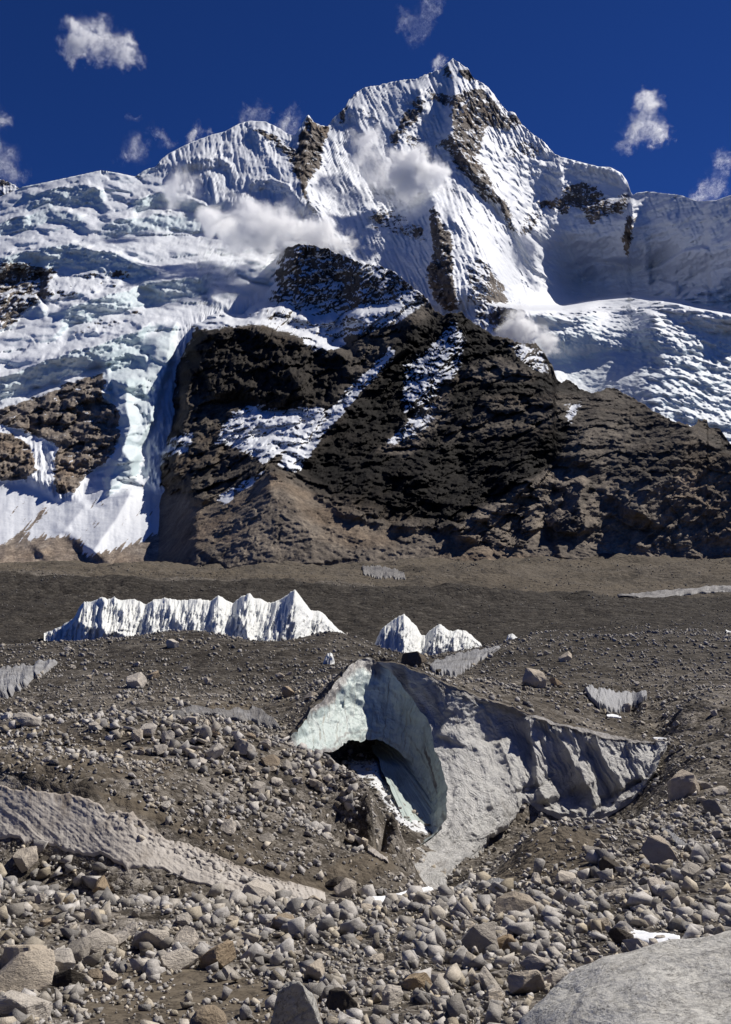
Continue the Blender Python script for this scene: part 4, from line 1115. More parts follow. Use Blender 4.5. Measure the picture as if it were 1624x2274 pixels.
# -- long sunlit ice cliff running right from the rim of the bowl
def cliff_build():
    top = catmull(CLIFF_TOP, 370)
    bot = catmull(CLIFF_FOOT, 370)
    lip = catmull([(838, 1466, 101), (895, 1520, 98.5), (940, 1585, 95.5), (965, 1650, 91.5), (985, 1720, 87), (992, 1780, 83), (980, 1842, 79.1), (935, 1882, 75.9), (850, 1935, 65), (815, 1990, 57.5)], 190)
    end = catmull([(1486, 1646, 94), (1486, 1648, 93.8), (1486, 1650, 93.4), (1486, 1652, 93)], 190)
    u, v = np.meshgrid(np.linspace(0, 1, 370), np.linspace(0, 1, 190))
    u3, v3 = u[..., None], v[..., None]
    C = (1 - v3) * top[None] + v3 * bot[None] + (1 - u3) * lip[:, None] + u3 * end[:, None] \
        - ((1 - u3) * (1 - v3) * top[0] + u3 * (1 - v3) * top[-1] + (1 - u3) * v3 * bot[0] + u3 * v3 * bot[-1])
    PX, PY, Y = C[..., 0], C[..., 1], C[..., 2].copy()
    # hollow below the brink so that it throws its shade on the wall
    env = sstep(0, 0.06, v) * sstep(0, 0.05, 1 - v) * sstep(0, 0.04, u) * sstep(0, 0.04, 1 - u)
    steep = sstep(1020, 1090, PX)
    yt, yb = top[None, :, 2] + 0 * v, bot[None, :, 2] + 0 * v
    Y += steep * (yt - yb) * (v - sstep(0.08, 1.02, v)) * 0.25
    Y += 0.30 * env * sstep(0.0, 0.10, v) * sstep(0.5, 0.25, v) * steep
    for line, h, wl, wr in [
        ([(1165, 1585), (1190, 1650), (1190, 1720), (1215, 1790)], 3.4, 22, 60), ([(1232, 1605), (1255, 1660), (1290, 1730), (1330, 1790)], 2.2, 22, 40),
        ([(1040, 1538), (1000, 1580), (975, 1640)], 1.3, 20, 60), ([(1315, 1625), (1350, 1690), (1390, 1760)], 2.2, 26, 40), ([(1395, 1640), (1420, 1690), (1430, 1740)], 1.6, 20, 30),
        ([(1110, 1640), (1130, 1700), (1150, 1760)], 1.2, 30, 30), ([(1060, 1640), (1080, 1720), (1090, 1800)], 0.8, 30, 40), ([(1280, 1690), (1300, 1750), (1320, 1795)], 1.2, 18, 22)]:
        Y -= ridge(PX, PY, line, h * 0.85, wr * 1.3, wl * 0.8, ends=0.1) * env
    lean = PX + (-0.45) * (PY - 1560)
    right = sstep(1120, 1180, PX)
    Y -= env * (fbm(np.stack([lean / 26.0, PY / 170.0, 0 * PX], -1), 4, ridged=True) * (0.15 + 0.5 * right) + fbm(np.stack([lean / 9.0, PY / 60.0, 0 * PX + 5], -1), 3, ridged=True) * (0.04 + 0.08 * right))
    P0 = survey(PX, PY, Y)
    # cups and bands melted across the left part
    Y -= env * (1 - right) * fbm(np.stack([PX / 30.0, (PY + 0.18 * PX + 10 * fbm(P0 / 3.0, 3)) / 7.5, 0 * PX + 9], -1), 4) * 0.26
    P = survey(PX, PY, Y)
    P[..., 1] += fbm(P / 4.0, 4) * 0.4 * env
    n = fbm(P / 8.0 + 3, 4)
    clean = 0.78 + 0.55 * n + 0.05 * (1 - right) - 0.75 * sstep(0.16, 0.03, v) * sstep(0.12, 0.3, u)
    clean -= 0.5 * sstep(0.30, 0.05, u) * sstep(0.35, 0.1, v) * sstep(-0.2, 0.3, fbm(np.stack([lean / 30.0, PY / 150.0, 0 * PX + 3], -1), 3))
    root = bpy.data.objects.new('ice_cliff', None)
    root.location = tuple(survey(1150, 1800, 84))
    link(root)
    tag(root, 'long grey fluted ice cliff in raking sunlight, running right from the ice cave', 'ice cliff')
    P = weather(P)
    P = np.concatenate([P, P[-1:] + np.array([0, 0.4, -1.8])], 0)
    clean = np.concatenate([clean, clean[-1:]], 0)
    o = ice_sheet('cliff_wall', P, MAT_WALL, clean)
    o.parent = root
    o.location = Vector(o.location) - Vector(root.location)
    # debris covered brink behind the wall
    nb = 16
    k = np.linspace(0, 1, nb)[:, None]
    T = P[0][:-14]
    bx = T[None, :, 0] + 0 * k
    reach = 7.5 + 5.5 * sstep(14, 4, T[None, :, 0])
    by = T[None, :, 1] + reach * k
    gz = ground_z(bx, T[None, :, 1] + reach + 0 * k)
    bz = T[None, :, 2] * (1 - sstep(0, 1, k)) + (gz - 0.15) * sstep(0, 1, k) + 0.18 * fbm(np.stack([bx, by, 0 * bx], -1) / 0.8, 3) * np.sin(np.pi * k) + 0.12 * np.sin(np.pi * k)
    Bk = np.stack([bx, by, bz], -1)
    nn = Bk.shape[0] * Bk.shape[1]
    o2 = make_mesh('rubble_brink', Bk.reshape(-1, 3), grid_faces(nb, T.shape[0]), MAT_DEBRIS, {'dark': np.full(nn, 0.3), 'dirt': np.full(nn, 0.4), 'frost': np.full(nn, -0.5)}, origin=tuple(T.mean(0)))
    o2.parent = root
    o2.location = Vector(o2.location) - Vector(root.location)
cliff_build()

# -- sheets of ice and snow that lie on the ground
def drape(name, top, bot, mat, label, cat, clean=0.6, lift=0.25, nr=60, nc=200, flute=0.0, lean=0.3, fl_px=9.0, group=None, kind=None, ymin=6.0, chop=0.0, fringe=0.0, edge=0.08, extra=None, dirt_top=0.0, sink=0.32):
    A, B = catmull(top, nc), catmull(bot, nc)
    w = np.linspace(0, 1, nr)[:, None]
    PX = A[None, :, 0] * (1 - w) + B[None, :, 0] * w
    PY = A[None, :, 1] * (1 - w) + B[None, :, 1] * w
    G = ground_hit(PX.ravel(), PY.ravel(), ymin).reshape(nr, nc, 3)
    u = np.linspace(0, 1, nc)[None] + 0 * w
    ww = w + 0 * u
    jag = fbm(np.stack([u * 7.0, 0 * u, 0 * u + lift * 9], -1), 4) * fringe
    env = sstep(0, edge, ww - np.abs(jag)) * sstep(0, edge, 1 - ww - np.abs(jag)) * sstep(0, 0.04, u) * sstep(0, 0.04, 1 - u)
    s = G[..., 1] / F_PIX
    wob = 14 * fbm(np.stack([PX / 60.0, PY / 40.0, 0 * PX + 3], -1), 3)
    fl = fbm(np.stack([(PX + lean * (PY - PY.min()) + wob) / fl_px, PY / (fl_px * 7), 0 * PX + lift], -1), 4, 0.6, ridged=True)
    dn = lift * env - sink * (G[..., 1] / 48.0) * (1 - env) + flute * env * fl + chop * env * fbm(G / (chop * 5 + 1e-6), 4)
    if extra is not None: dn = dn + env * extra(PX, PY, G)
    N = np.array([-0.15, -0.72, 0.68])
    P = G + dn[..., None] * N
    cl = clean + 0.35 * fbm(G / (40 * s.mean()), 4)
    drip = fbm(np.stack([PX / 6.0, PY / 90.0, 0 * PX + 1], -1), 4)
    cl = cl - 1.1 * dirt_top * sstep(0.30 + 0.25 * drip, 0.02, ww)
    o = ice_sheet(name, P, mat, cl)
    return tag(o, label, cat, group, kind)

def slope_lumps(PX, PY, G):
    lump = sstep(170, 240, PX) * sstep(720, 600, PX)
    brk = np.interp(PX, [0, 80, 200, 300, 400, 500, 600, 740], [1735, 1736, 1752, 1792, 1850, 1900, 1941, 1984])
    upper = sstep(95, 35, PY - brk)
    d1, d2, idv = worley(G / 0.33 + 0.4 * fbm(G / 0.3, 2)[..., None])
    flow = PX - 1.15 * PY + 18 * fbm(np.stack([PX / 90.0, PY / 60.0, 0 * PX], -1), 3)
    groove = fbm(np.stack([flow / 42.0, PY / 260.0, 0 * PX + 4], -1), 5, 0.62, ridged=True)
    drip = fbm(np.stack([PX / 7.0, PY / 70.0, 0 * PX + 6], -1), 3, ridged=True) * sstep(36, 8, PY - brk)
    end = sstep(560, 640, PX) * fbm(np.stack([(PX - 0.5 * PY) / 9.0, PY / 80.0, 0 * PX + 2], -1), 3, ridged=True)
    return lump * upper * ((0.5 - d1) * 0.20 + (idv - 0.5) * 0.10) + 0.06 * groove * (1 - lump * upper) + 0.07 * drip + 0.05 * end
drape('ice_slope', [(-60, 1735), (80, 1736), (200, 1752), (300, 1792), (400, 1850), (500, 1900), (600, 1941), (742, 1984)],
      [(-60, 1858), (100, 1897), (200, 1926), (310, 1950), (400, 1966), (550, 1992), (640, 2002), (745, 2004)], MAT_SLOPE,
      'smooth sand-coloured bare ice slope below a dirt brink, with curved melt grooves', 'ice slope', 0.66, 0.07, 110, 420, 0.03, -1.2, 60.0, chop=0.05, fringe=0.30, edge=0.10, extra=slope_lumps, dirt_top=1.0)
for a_, b_, lb, mt, kw in [
    ([(-40, 1478), (20, 1470), (80, 1466), (132, 1468)], [(-40, 1580), (20, 1560), (60, 1535), (130, 1475)], 'grey fluted ice face among rubble, left of the debris mound', MAT_SCARP, dict(lift=0.8, flute=0.55)),
    ([(945, 1470), (985, 1452), (1030, 1440), (1120, 1436)], [(960, 1500), (1000, 1512), (1025, 1506), (1100, 1448)], 'dark ice face just behind the rubble brink of the cliff', MAT_SCARP, dict(lift=0.7, flute=0.495)),
    ([(1284, 1514), (1320, 1518), (1370, 1528), (1440, 1540)], [(1318, 1570), (1350, 1590), (1390, 1590), (1440, 1552)], 'pale streaked ice face in the rubble hollow above the cliff', MAT_SCARP, dict(lift=0.7, flute=0.44, clean=0.9)),
    ([(372, 1592), (430, 1566), (500, 1572), (560, 1560), (610, 1590)], [(380, 1602), (440, 1592), (500, 1602), (570, 1618), (640, 1636)], 'dull brown-grey ice face behind the boulder ridge', MAT_SCARP, dict(lift=0.4, flute=0.275, clean=0.3)),
    ([(800, 1252), (830, 1248), (870, 1252), (900, 1270)], [(806, 1282), (840, 1292), (880, 1294), (905, 1290)], 'pale far-off ice scarp in the grey moraine', MAT_SCARP, dict(lift=1.2, flute=0.6, clean=0.1, ymin=700)),
    ([(1360, 1320), (1430, 1312), (1500, 1304), (1590, 1296), (1640, 1300)], [(1370, 1330), (1430, 1334), (1510, 1330), (1580, 1322), (1640, 1318)], 'long shaded far-off ice scarp at the right of the grey moraine', MAT_SCARP, dict(lift=1.2, flute=0.6, clean=0.15, ymin=600)),
    ([(768, 1838), (800, 1858), (830, 1880), (862, 1905)], [(772, 1850), (800, 1880), (830, 1905), (868, 1922)], 'small tan ice scarp beside the foot of the boulder ridge', MAT_SLOPE, dict(lift=0.15, flute=0.0825)),
    ([(985, 1978), (1030, 1962), (1090, 1950), (1150, 1962)], [(990, 1990), (1040, 1980), (1100, 1972), (1160, 1976)], 'thin grey ice ledge under the brown dirt mound', MAT_SCARP, dict(lift=0.3, flute=0.11)),
    ([(1466, 1840), (1490, 1846), (1510, 1862), (1530, 1880)], [(1464, 1850), (1485, 1866), (1505, 1888), (1530, 1892)], 'small grey ice face behind the large pale boulder', MAT_SCARP, dict(lift=0.3, flute=0.11)),
    ]:
    drape('ice_scarp', a_, b_, mt, lb, 'ice scarp', **{**dict(nr=40, nc=130, clean=0.55, fringe=0.4, fl_px=24.0, edge=0.2), **kw})

def snow_material():
    m = Mat('old_snow', 0.6, 0.2)
    m.b.inputs['Subsurface Weight'].default_value = 0.0
    c = m.mix(m.noise(1.2, 5, 0.6), (0.80, 0.82, 0.85), (0.86, 0.87, 0.88))
    return m.done(c, m.bump(m.noise(3.0, 6, 0.6), 0.4, 0.15))
MAT_SNOW = snow_material()
for a_, b_, lb in [
    ([(1366, 2066), (1400, 2060), (1440, 2068), (1480, 2070), (1514, 2080)], [(1370, 2076), (1400, 2098), (1440, 2106), (1480, 2112), (1512, 2104)], 'bright white snow patch on the near rubble behind the big granite boulder'),
    ([(818, 1992), (870, 1986), (910, 1976), (965, 1968)], [(815, 2008), (860, 2008), (910, 1996), (968, 1976)], 'white snow patch at the foot of the ice cliff'),
    ([(1448, 1638), (1465, 1637), (1482, 1640)], [(1452, 1644), (1466, 1646), (1480, 1646)], 'tiny white snow patch at the right end of the cliff brink'),
    ([(1345, 1588), (1360, 1585), (1380, 1592)], [(1348, 1594), (1362, 1596), (1382, 1598)], 'tiny white snow patch below the pale streaked ice face')]:
    drape('snow_patch', a_, b_, MAT_SNOW, lb, 'snow patch', lift=0.24, nr=26, nc=60, chop=0.05, fringe=0.12, edge=0.25)

# ------------------------------------------------------------------ stones
import bmesh
def rock_material(name, a, b, c, scale=1.0, bump=0.8, use_tint=False, speck=0.0):
    m = Mat(name, 0.92, 0.15)
    tc = m.n.new('ShaderNodeTexCoord')
    oi = m.n.new('ShaderNodeObjectInfo')
    vec = m.n.new('ShaderNodeVectorMath'); vec.operation = 'ADD'
    m.l.new(m.pos, vec.inputs[0]); vec.inputs[1].default_value = (3.1, 1.7, 5.2)
    n1 = m.noise(2.2 / scale, 7, 0.62, vec.outputs[0])
    n2 = m.noise(14.0 / scale, 6, 0.7, vec.outputs[0])
    col = m.ramp(m.math('ADD', m.math('MULTIPLY', n1, 0.6), m.math('MULTIPLY', n2, 0.4)), [(0.3, a), (0.5, b), (0.7, c)])
    if use_tint:
        col = m.mix(1.0, col, m.attr('tint', False), 'MULTIPLY')
    else:
        rnd = oi.outputs['Random']
        col = m.mix(1.0, col, m.ramp(rnd, [(0.0, (0.62, 0.60, 0.57)), (0.35, (1.0, 0.98, 0.95)), (0.7, (1.12, 1.08, 1.02)), (0.9, (1.08, 1.0, 0.88)), (1.0, (0.72, 0.66, 0.58))]), 'MULTIPLY') if not speck else col
    if speck:
        s0 = m.maprange(m.noise(9.0 / scale, 6, 0.75), 0.50, 0.58)
        col = m.mix(m.math('MULTIPLY', s0, 0.55), col, (0.16, 0.155, 0.145))
        s1 = m.maprange(m.noise(26.0 / scale, 5, 0.75), 0.50, 0.60)
        s2 = m.maprange(m.noise(6.0 / scale, 5, 0.65), 0.42, 0.62)
        col = m.mix(m.math('MULTIPLY', m.math('MULTIPLY', s1, s2), speck), col, (0.06, 0.058, 0.055))
        col = m.mix(m.math('MULTIPLY', m.maprange(m.noise(34.0 / scale, 4, 0.7), 0.55, 0.66), 0.5), col, (0.56, 0.55, 0.52))
        col = m.mix(m.math('MULTIPLY', m.maprange(m.noise(3.0 / scale, 5, 0.6), 0.52, 0.66), 0.2), col, (0.40, 0.37, 0.31))
    h = m.math('ADD', n1, m.math('MULTIPLY', n2, 0.35))
    h = m.math('ADD', h, m.math('MULTIPLY', m.noise(5.0 / scale, 5, 0.7, m.scale(vec.outputs[0], (1, 1, 1.0 if speck else 3.0)), 0.8), 0.3 if speck else 0.6))
    if speck:
        wv = m.mix(0.25, m.pos, m.noise(2.0, 4, 0.6), 'ADD')
        crk = m.maprange(m.vor(0.7, 'DISTANCE_TO_EDGE', 'Distance', wv), 0.0, 0.03)
        h = m.math('ADD', h, m.math('MULTIPLY', crk, 0.25))
        h = m.math('ADD', h, m.math('MULTIPLY', m.noise(1.6, 5, 0.6, None, 1.0), 1.6))
        col = m.mix(m.maprange(crk, 0.0, 1.0, 0.15, 0.0), col, (0.09, 0.085, 0.078))
    return m.done(col, m.bump(h, bump, 0.2 * scale))
MAT_ROCK = rock_material('grey_boulder_rock', (0.33, 0.303, 0.268), (0.45, 0.418, 0.375), (0.55, 0.515, 0.465))
MAT_TAN = rock_material('tan_boulder_rock', (0.22, 0.175, 0.125), (0.31, 0.255, 0.19), (0.40, 0.335, 0.26))
MAT_DARKROCK = rock_material('dark_boulder_rock', (0.06, 0.052, 0.044), (0.10, 0.088, 0.075), (0.16, 0.14, 0.12))
MAT_PALE = rock_material('pale_boulder_rock', (0.36, 0.335, 0.30), (0.46, 0.43, 0.39), (0.55, 0.52, 0.48))
MAT_STONES = rock_material('loose_stones', (0.25, 0.232, 0.208), (0.41, 0.384, 0.348), (0.56, 0.53, 0.49), 0.35, 0.6, use_tint=True)
MAT_GRANITE = rock_material('speckled_granite', (0.38, 0.365, 0.33), (0.50, 0.485, 0.445), (0.60, 0.585, 0.54), 0.5, 0.45, speck=0.9)

def hull_mesh(name, npts, seed, flat=(1, 1, 1), bevel=0.0, sub=0, rough=0.0, mat=None, boxy=0.4):
    r = np.random.default_rng(seed)
    p = r.normal(size=(npts, 3))
    p /= np.linalg.norm(p, axis=1, keepdims=True)
    q = p / np.abs(p).max(axis=1, keepdims=True)
    p = (p * (1 - boxy) + q * boxy * 0.85) * r.uniform(0.78, 1.0, (npts, 1)) * np.array(flat)
    bm = bmesh.new()
    for v in p: bm.verts.new(v)
    res = bmesh.ops.convex_hull(bm, input=bm.verts)
    dead = [g for g in res['geom_interior'] if isinstance(g, bmesh.types.BMVert)] + [g for g in res['geom_unused'] if isinstance(g, bmesh.types.BMVert)]
    bmesh.ops.delete(bm, geom=list(set(dead)), context='VERTS')
    if bevel:
        bmesh.ops.dissolve_limit(bm, angle_limit=math.radians(12), verts=bm.verts, edges=bm.edges)
        bmesh.ops.bevel(bm, geom=list(bm.edges), offset=bevel, segments=2, profile=0.6, affect='EDGES')
    if sub:
        bmesh.ops.triangulate(bm, faces=bm.faces)
        for _ in range(sub):
            bmesh.ops.subdivide_edges(bm, edges=bm.edges, cuts=1, use_grid_fill=True)
        co = np.array([v.co for v in bm.verts])
        d = fbm(co * 1.3 + seed, 3, ridged=True) * rough + fbm(co * 3.5 + seed, 4, 0.6) * rough * 0.8
        nrm = co / (np.linalg.norm(co, axis=1, keepdims=True) + 1e-9)
        for v, w, n in zip(bm.verts, d, nrm): v.co = v.co + Vector(n) * float(w)
    bmesh.ops.triangulate(bm, faces=bm.faces)
    bmesh.ops.recalc_face_normals(bm, faces=bm.faces)
    me = bpy.data.meshes.new(name)
    bm.to_mesh(me)
    bm.free()
    co = np.array([v.co for v in me.vertices])
    lo, hi = co.min(0), co.max(0)
    co = (co - (lo + hi) / 2) / (hi - lo).max() * 1.0       # unit longest side, centred
    me.vertices.foreach_set('co', co.astype(np.float32).ravel())
    me.update()
    if mat: me.materials.append(mat)
    return me

FLATS = [(1, .8, .62), (1, .75, .5), (1, .9, .75), (1, .65, .6), (.9, 1, .55), (1, .85, .9), (.8, .7, 1.0)]
BOULDERS = {}
for nm, mt in (('grey', MAT_ROCK), ('tan', MAT_TAN), ('dark', MAT_DARKROCK), ('pale', MAT_PALE)):
    BOULDERS[nm] = [hull_mesh('boulder_' + nm, 13 + k % 4 * 2, 40 + k, FLATS[k % 7], 0.05, 2, 0.06, mt, 0.3 + 0.1 * (k % 4)) for k in range(7 if nm == 'grey' else 3)]
_CO = {}
def mesh_co(me):
    if me.name not in _CO:
        a = np.empty(len(me.vertices) * 3, np.float32)
        me.vertices.foreach_get('co', a)
        _CO[me.name] = a.reshape(-1, 3)
    return _CO[me.name]
from mathutils import Euler
def place_boulder(P, size, kind, idx, label, group=None, name='boulder', cat='boulder', rot=None, sc=(1, 1, 1), sink=0.22):
    me = BOULDERS[kind][idx % len(BOULDERS[kind])]
    o = bpy.data.objects.new(name, me)
    rot = rot or (random.uniform(-.5, .5), random.uniform(-.5, .5), random.uniform(0, 6.28))
    o.rotation_euler = rot
    o.scale = (size * sc[0], size * sc[1], size * sc[2])
    R = np.array(Euler(rot).to_matrix())
    lo = ((mesh_co(me) * np.array(o.scale)) @ R.T)[:, 2].min()
    o.location = (P[0], P[1], P[2] - lo * (1 - sink * 2) )
    link(o)
    return tag(o, label, cat, group)

# single boulders one can point to: plate x, y of the middle, width, height, kind, label
NEAR = 'grey boulders of the near rubble slope'
HAND = [
    (207, 2097, 80, 'grey', 'big blocky grey boulder leaning on its dark twin in the near rubble, left'), (168, 2118, 72, 'grey', 'rounded dark-sided boulder leaning against the big blocky one, left'),
    (55, 2138, 84, 'grey', None), (52, 2184, 118, 'pale', 'broad flat-topped pale slab boulder at the left edge of the near rubble'), (48, 2236, 108, 'pale', 'large buff boulder below the flat-topped slab, near the left edge'),
    (135, 2150, 58, 'grey', None), (150, 2182, 56, 'dark', None), (483, 2128, 86, 'tan', 'flat tan slab tilted towards the viewer in the near rubble'), (410, 2092, 66, 'grey', 'rounded grey boulder touching the tilted tan slab'),
    (335, 2096, 56, 'grey', None), (398, 2136, 64, 'grey', None), (265, 2090, 46, 'grey', None), (232, 1974, 54, 'tan', 'brownish block just below the bare ice slope'), (628, 2046, 56, 'tan', 'orange-stained angular block in the middle of the near rubble'),
    (710, 2160, 62, 'grey', None), (758, 2228, 62, 'dark', 'dark wedge-shaped boulder beside the speckled granite block'), (58, 1912, 44, 'grey', None), (573, 1995, 62, 'pale', None), (592, 1862, 32, 'pale', None),
    (1070, 2098, 68, 'grey', 'large smooth grey boulder alone in the middle of the near rubble'), (1120, 2104, 40, 'tan', None), (1189, 2142, 52, 'grey', None), (1227, 2180, 60, 'grey', 'slanting grey boulder beside the big granite boulder'), (1169, 2190, 62, 'grey', None),
    (1088, 2187, 54, 'grey', None), (1003, 2246, 50, 'grey', None), (928, 2186, 46, 'tan', None), (870, 2221, 44, 'grey', None), (1427, 2104, 64, 'grey', 'grey boulder at the lower edge of the white snow patch'), (1379, 2088, 42, 'dark', None),
    (1468, 1898, 74, 'pale', 'largest pale boulder beyond the near rubble, on the right bank'), (1320, 1893, 36, 'grey', None), (1355, 1928, 40, 'dark', None), (1454, 1980, 44, 'grey', None), (1520, 1753, 58, 'grey', 'large rounded boulder on the right bank below the cliff end'), (1588, 1798, 52, 'grey', None),
    (1560, 1742, 36, 'grey', None), (1600, 1756, 34, 'pale', None), (1327, 2056, 44, 'grey', None), (1147, 2015, 76, 'grey', None), (1532, 1944, 44, 'grey', None),
    (1186, 1514, 46, 'grey', 'grey boulder on the rubble above the cliff brink'), (1237, 1516, 30, 'tan', None), (1255, 1461, 32, 'grey', None), (920, 1470, 44, 'dark', 'long dark boulder perched on the brink above the ice bowl'), (977, 1494, 18, 'dark', 'small black boulder on the cliff brink'),
    (327, 1620, 44, 'pale', 'large pale slab on the crest of the boulder ridge'), (543, 1661, 40, 'pale', 'big pale block on the boulder ridge'), (603, 1691, 36, 'tan', 'brown block on the boulder ridge'), (341, 1500, 30, 'tan', 'upright reddish stone on the debris mound below the pinnacles'), (303, 1519, 36, 'pale', 'flat pale stone beside the upright reddish one'),
    (359, 1668, 30, 'pale', None), (62, 1600, 48, 'pale', 'pale slab perched at the left end of the boulder ridge'), (476, 1678, 34, 'pale', None), (572, 1756, 34, 'grey', None), (368, 1788, 24, 'pale', None), (354, 1701, 24, 'grey', None), (507, 1838, 38, 'grey', None),
    (394, 1615, 30, 'pale', None), (420, 1600, 30, 'grey', None), (450, 1690, 24, 'pale', None), (370, 1640, 26, 'grey', None), (305, 1640, 26, 'grey', None), (640, 1700, 30, 'pale', None), (615, 1735, 26, 'grey', None), (590, 1658, 24, 'pale', None), (700, 1740, 26, 'grey', None),
    (150, 1440, 14, 'grey', None), (384, 1432, 22, 'pale', None), (475, 1440, 12, 'pale', None), (622, 1505, 20, 'grey', None), (640, 1540, 24, 'tan', None), (690, 1545, 26, 'pale', None), (415, 1485, 16, 'grey', None), (460, 1516, 18, 'pale', None),
    (770, 1980, 40, 'grey', None), (745, 1960, 36, 'dark', None), (700, 2010, 34, 'grey', None), (1195, 1960, 34, 'pale', None), (1260, 1950, 44, 'pale', None), (1370, 1990, 44, 'grey', None),
]
def zone_of(x, y, kind='grey', w=0):
    big = 'large ' if w > 45 else ''
    k = big + kind
    if y > 2000: z = ('angular boulder among the stones of the near rubble slope', 'boulders of the near rubble slope')
    elif (y > 1840 and x > 880) or (y > 1640 and x > 1250): z = ('boulder on the stony right bank below the ice cliff', 'boulders of the right bank')
    elif y > 1880: z = ('boulder at the foot of the bare ice slope', 'boulders at the foot of the ice slope')
    elif y > 1720 and x < 900: z = ('stone on the slope between boulder ridge and bare ice', 'stones below the boulder ridge')
    elif y > 1575 and x < 900: z = ('angular boulder heaped on the ridge left of the ice cave', 'boulders heaped on the ridge')
    elif x < 900: z = ('stone scattered on the debris mound below the long pinnacle row', 'stones of the debris mound')
    else: z = ('stone scattered on the dark rubble above the ice cliff', 'stones above the ice cliff')
    return k + ' ' + z[0], k + ' ' + z[1]
SHORT = {207: 'big blocky grey boulder', 52: 'flat-topped pale slab', 48: 'large buff boulder', 483: 'tilted tan slab', 410: 'rounded grey boulder touching the tan slab', 232: 'brownish block below the ice slope',
         628: 'orange-stained block', 758: 'dark wedge-shaped boulder', 1070: 'large smooth grey boulder', 1227: 'slanting grey boulder', 1427: 'white snow patch', 1468: 'largest pale boulder of the right bank',
         1520: 'large rounded boulder of the right bank', 1186: 'grey boulder above the cliff brink', 920: 'long dark boulder on the brink', 327: 'large pale slab on the ridge', 543: 'big pale block on the ridge',
         603: 'brown block on the ridge', 341: 'upright reddish stone', 303: 'flat pale stone of the mound', 62: 'pale slab at the ridge end'}
MARKS = [(h[0], h[1], SHORT[h[0]]) for h in HAND if h[4] and h[0] in SHORT] + [(655, 2235, 'speckled whitish granite block'), (890, 1995, 'snow patch under the ice cliff'), (800, 1700, 'mouth of the ice cave'),
         (1240, 1870, 'brown dirt mound'), (1340, 1560, 'pale streaked ice scarp'), (1300, 2200, 'huge granite boulder'), (320, 1985, 'lower edge of the bare ice slope'), (300, 1760, 'dirt brink of the bare ice slope')]
_namer = zone_of
def zone_of(x, y, kind='grey', w=0):
    base = _namer(x, y, kind, w)
    best = min(MARKS, key=lambda q: math.hypot(q[0] - x, (q[1] - y) * 1.5))
    if math.hypot(best[0] - x, (best[1] - y) * 1.5) > 120: return base
    size = 'large ' if w > 45 else ('small ' if y < 1575 else '')
    noun = 'angular boulder' if y > 1575 else 'stone'
    lab = size + kind + ' ' + noun + ' lying beside the ' + best[2]
    return lab, lab.replace(noun, noun + 's')
hx = np.array([(h[0], h[1] + 0.22 * h[2]) for h in HAND], float)
HP = ground_hit(hx[:, 0], hx[:, 1])
for k, (h, P) in enumerate(zip(HAND, HP)):
    lab, grp = (h[4], None) if h[4] else zone_of(h[0], h[1], h[3], h[2])
    size = h[2] * P[1] / F_PIX * 1.28
    place_boulder(P, size, h[3], k, lab, grp)
# further boulders of the same kinds
def scatter_px(n, polys, seed):
    r = np.random.default_rng(seed)
    out = []
    for poly, share in polys:
        q = np.array(poly, float)
        need = int(n * share)
        while need > 0:
            c = np.stack([r.uniform(q[:, 0].min(), q[:, 0].max(), need * 2), r.uniform(q[:, 1].min(), q[:, 1].max(), need * 2)], -1)
            c = c[poly_sd(c[:, 0], c[:, 1], poly) > 0][:need]
            out.append(c)
            need -= len(c)
    return np.vstack(out)
Z_NEAR = [(-20, 1960), (150, 1940), (560, 2010), (900, 2030), (1250, 2020), (1640, 1990), (1640, 2100), (1330, 2130), (1150, 2280), (640, 2200), (420, 2180), (240, 2200), (160, 2280), (-20, 2280)]
Z_HEAP = [(150, 1605), (330, 1585), (520, 1620), (660, 1670), (760, 1720), (850, 1830), (840, 1900), (700, 1860), (560, 1790), (430, 1720), (300, 1660)]
Z_BANK = [(1340, 1880), (1420, 1870), (1480, 1800), (1470, 1720), (1540, 1670), (1640, 1620), (1640, 2000), (1500, 1990), (1200, 2010), (1180, 1980)]
Z_ABOVE = [(1000, 1500), (1100, 1490), (1180, 1440), (1400, 1430), (1640, 1440), (1640, 1600), (1500, 1630), (1300, 1600), (1100, 1545)]
Z_MOUND = [(0, 1470), (200, 1450), (420, 1420), (560, 1450), (760, 1430), (700, 1560), (600, 1560), (300, 1560), (120, 1540)]
Z_LEFT = [(0, 1640), (140, 1620), (360, 1690), (560, 1800), (500, 1880), (300, 1770), (0, 1725)]
BP = scatter_px(205, [(Z_NEAR, .40), (Z_HEAP, .24), (Z_BANK, .16), (Z_ABOVE, .09), (Z_MOUND, .07), (Z_LEFT, .04)], 5)
BG = ground_hit(BP[:, 0], BP[:, 1])
for k, (c, P) in enumerate(zip(BP, BG)):
    kd = random.choices(['grey', 'pale', 'tan'], [.74, .18, .08])[0]
    lab, grp = zone_of(c[0], c[1], kd)
    base = 30 if c[1] > 2000 else 22 if c[1] > 1840 else 19 if c[1] > 1575 else 12
    size = base * random.uniform(0.75, 1.35) * P[1] / F_PIX
    place_boulder(P, size, kd, k * 3 + 1, lab, grp)

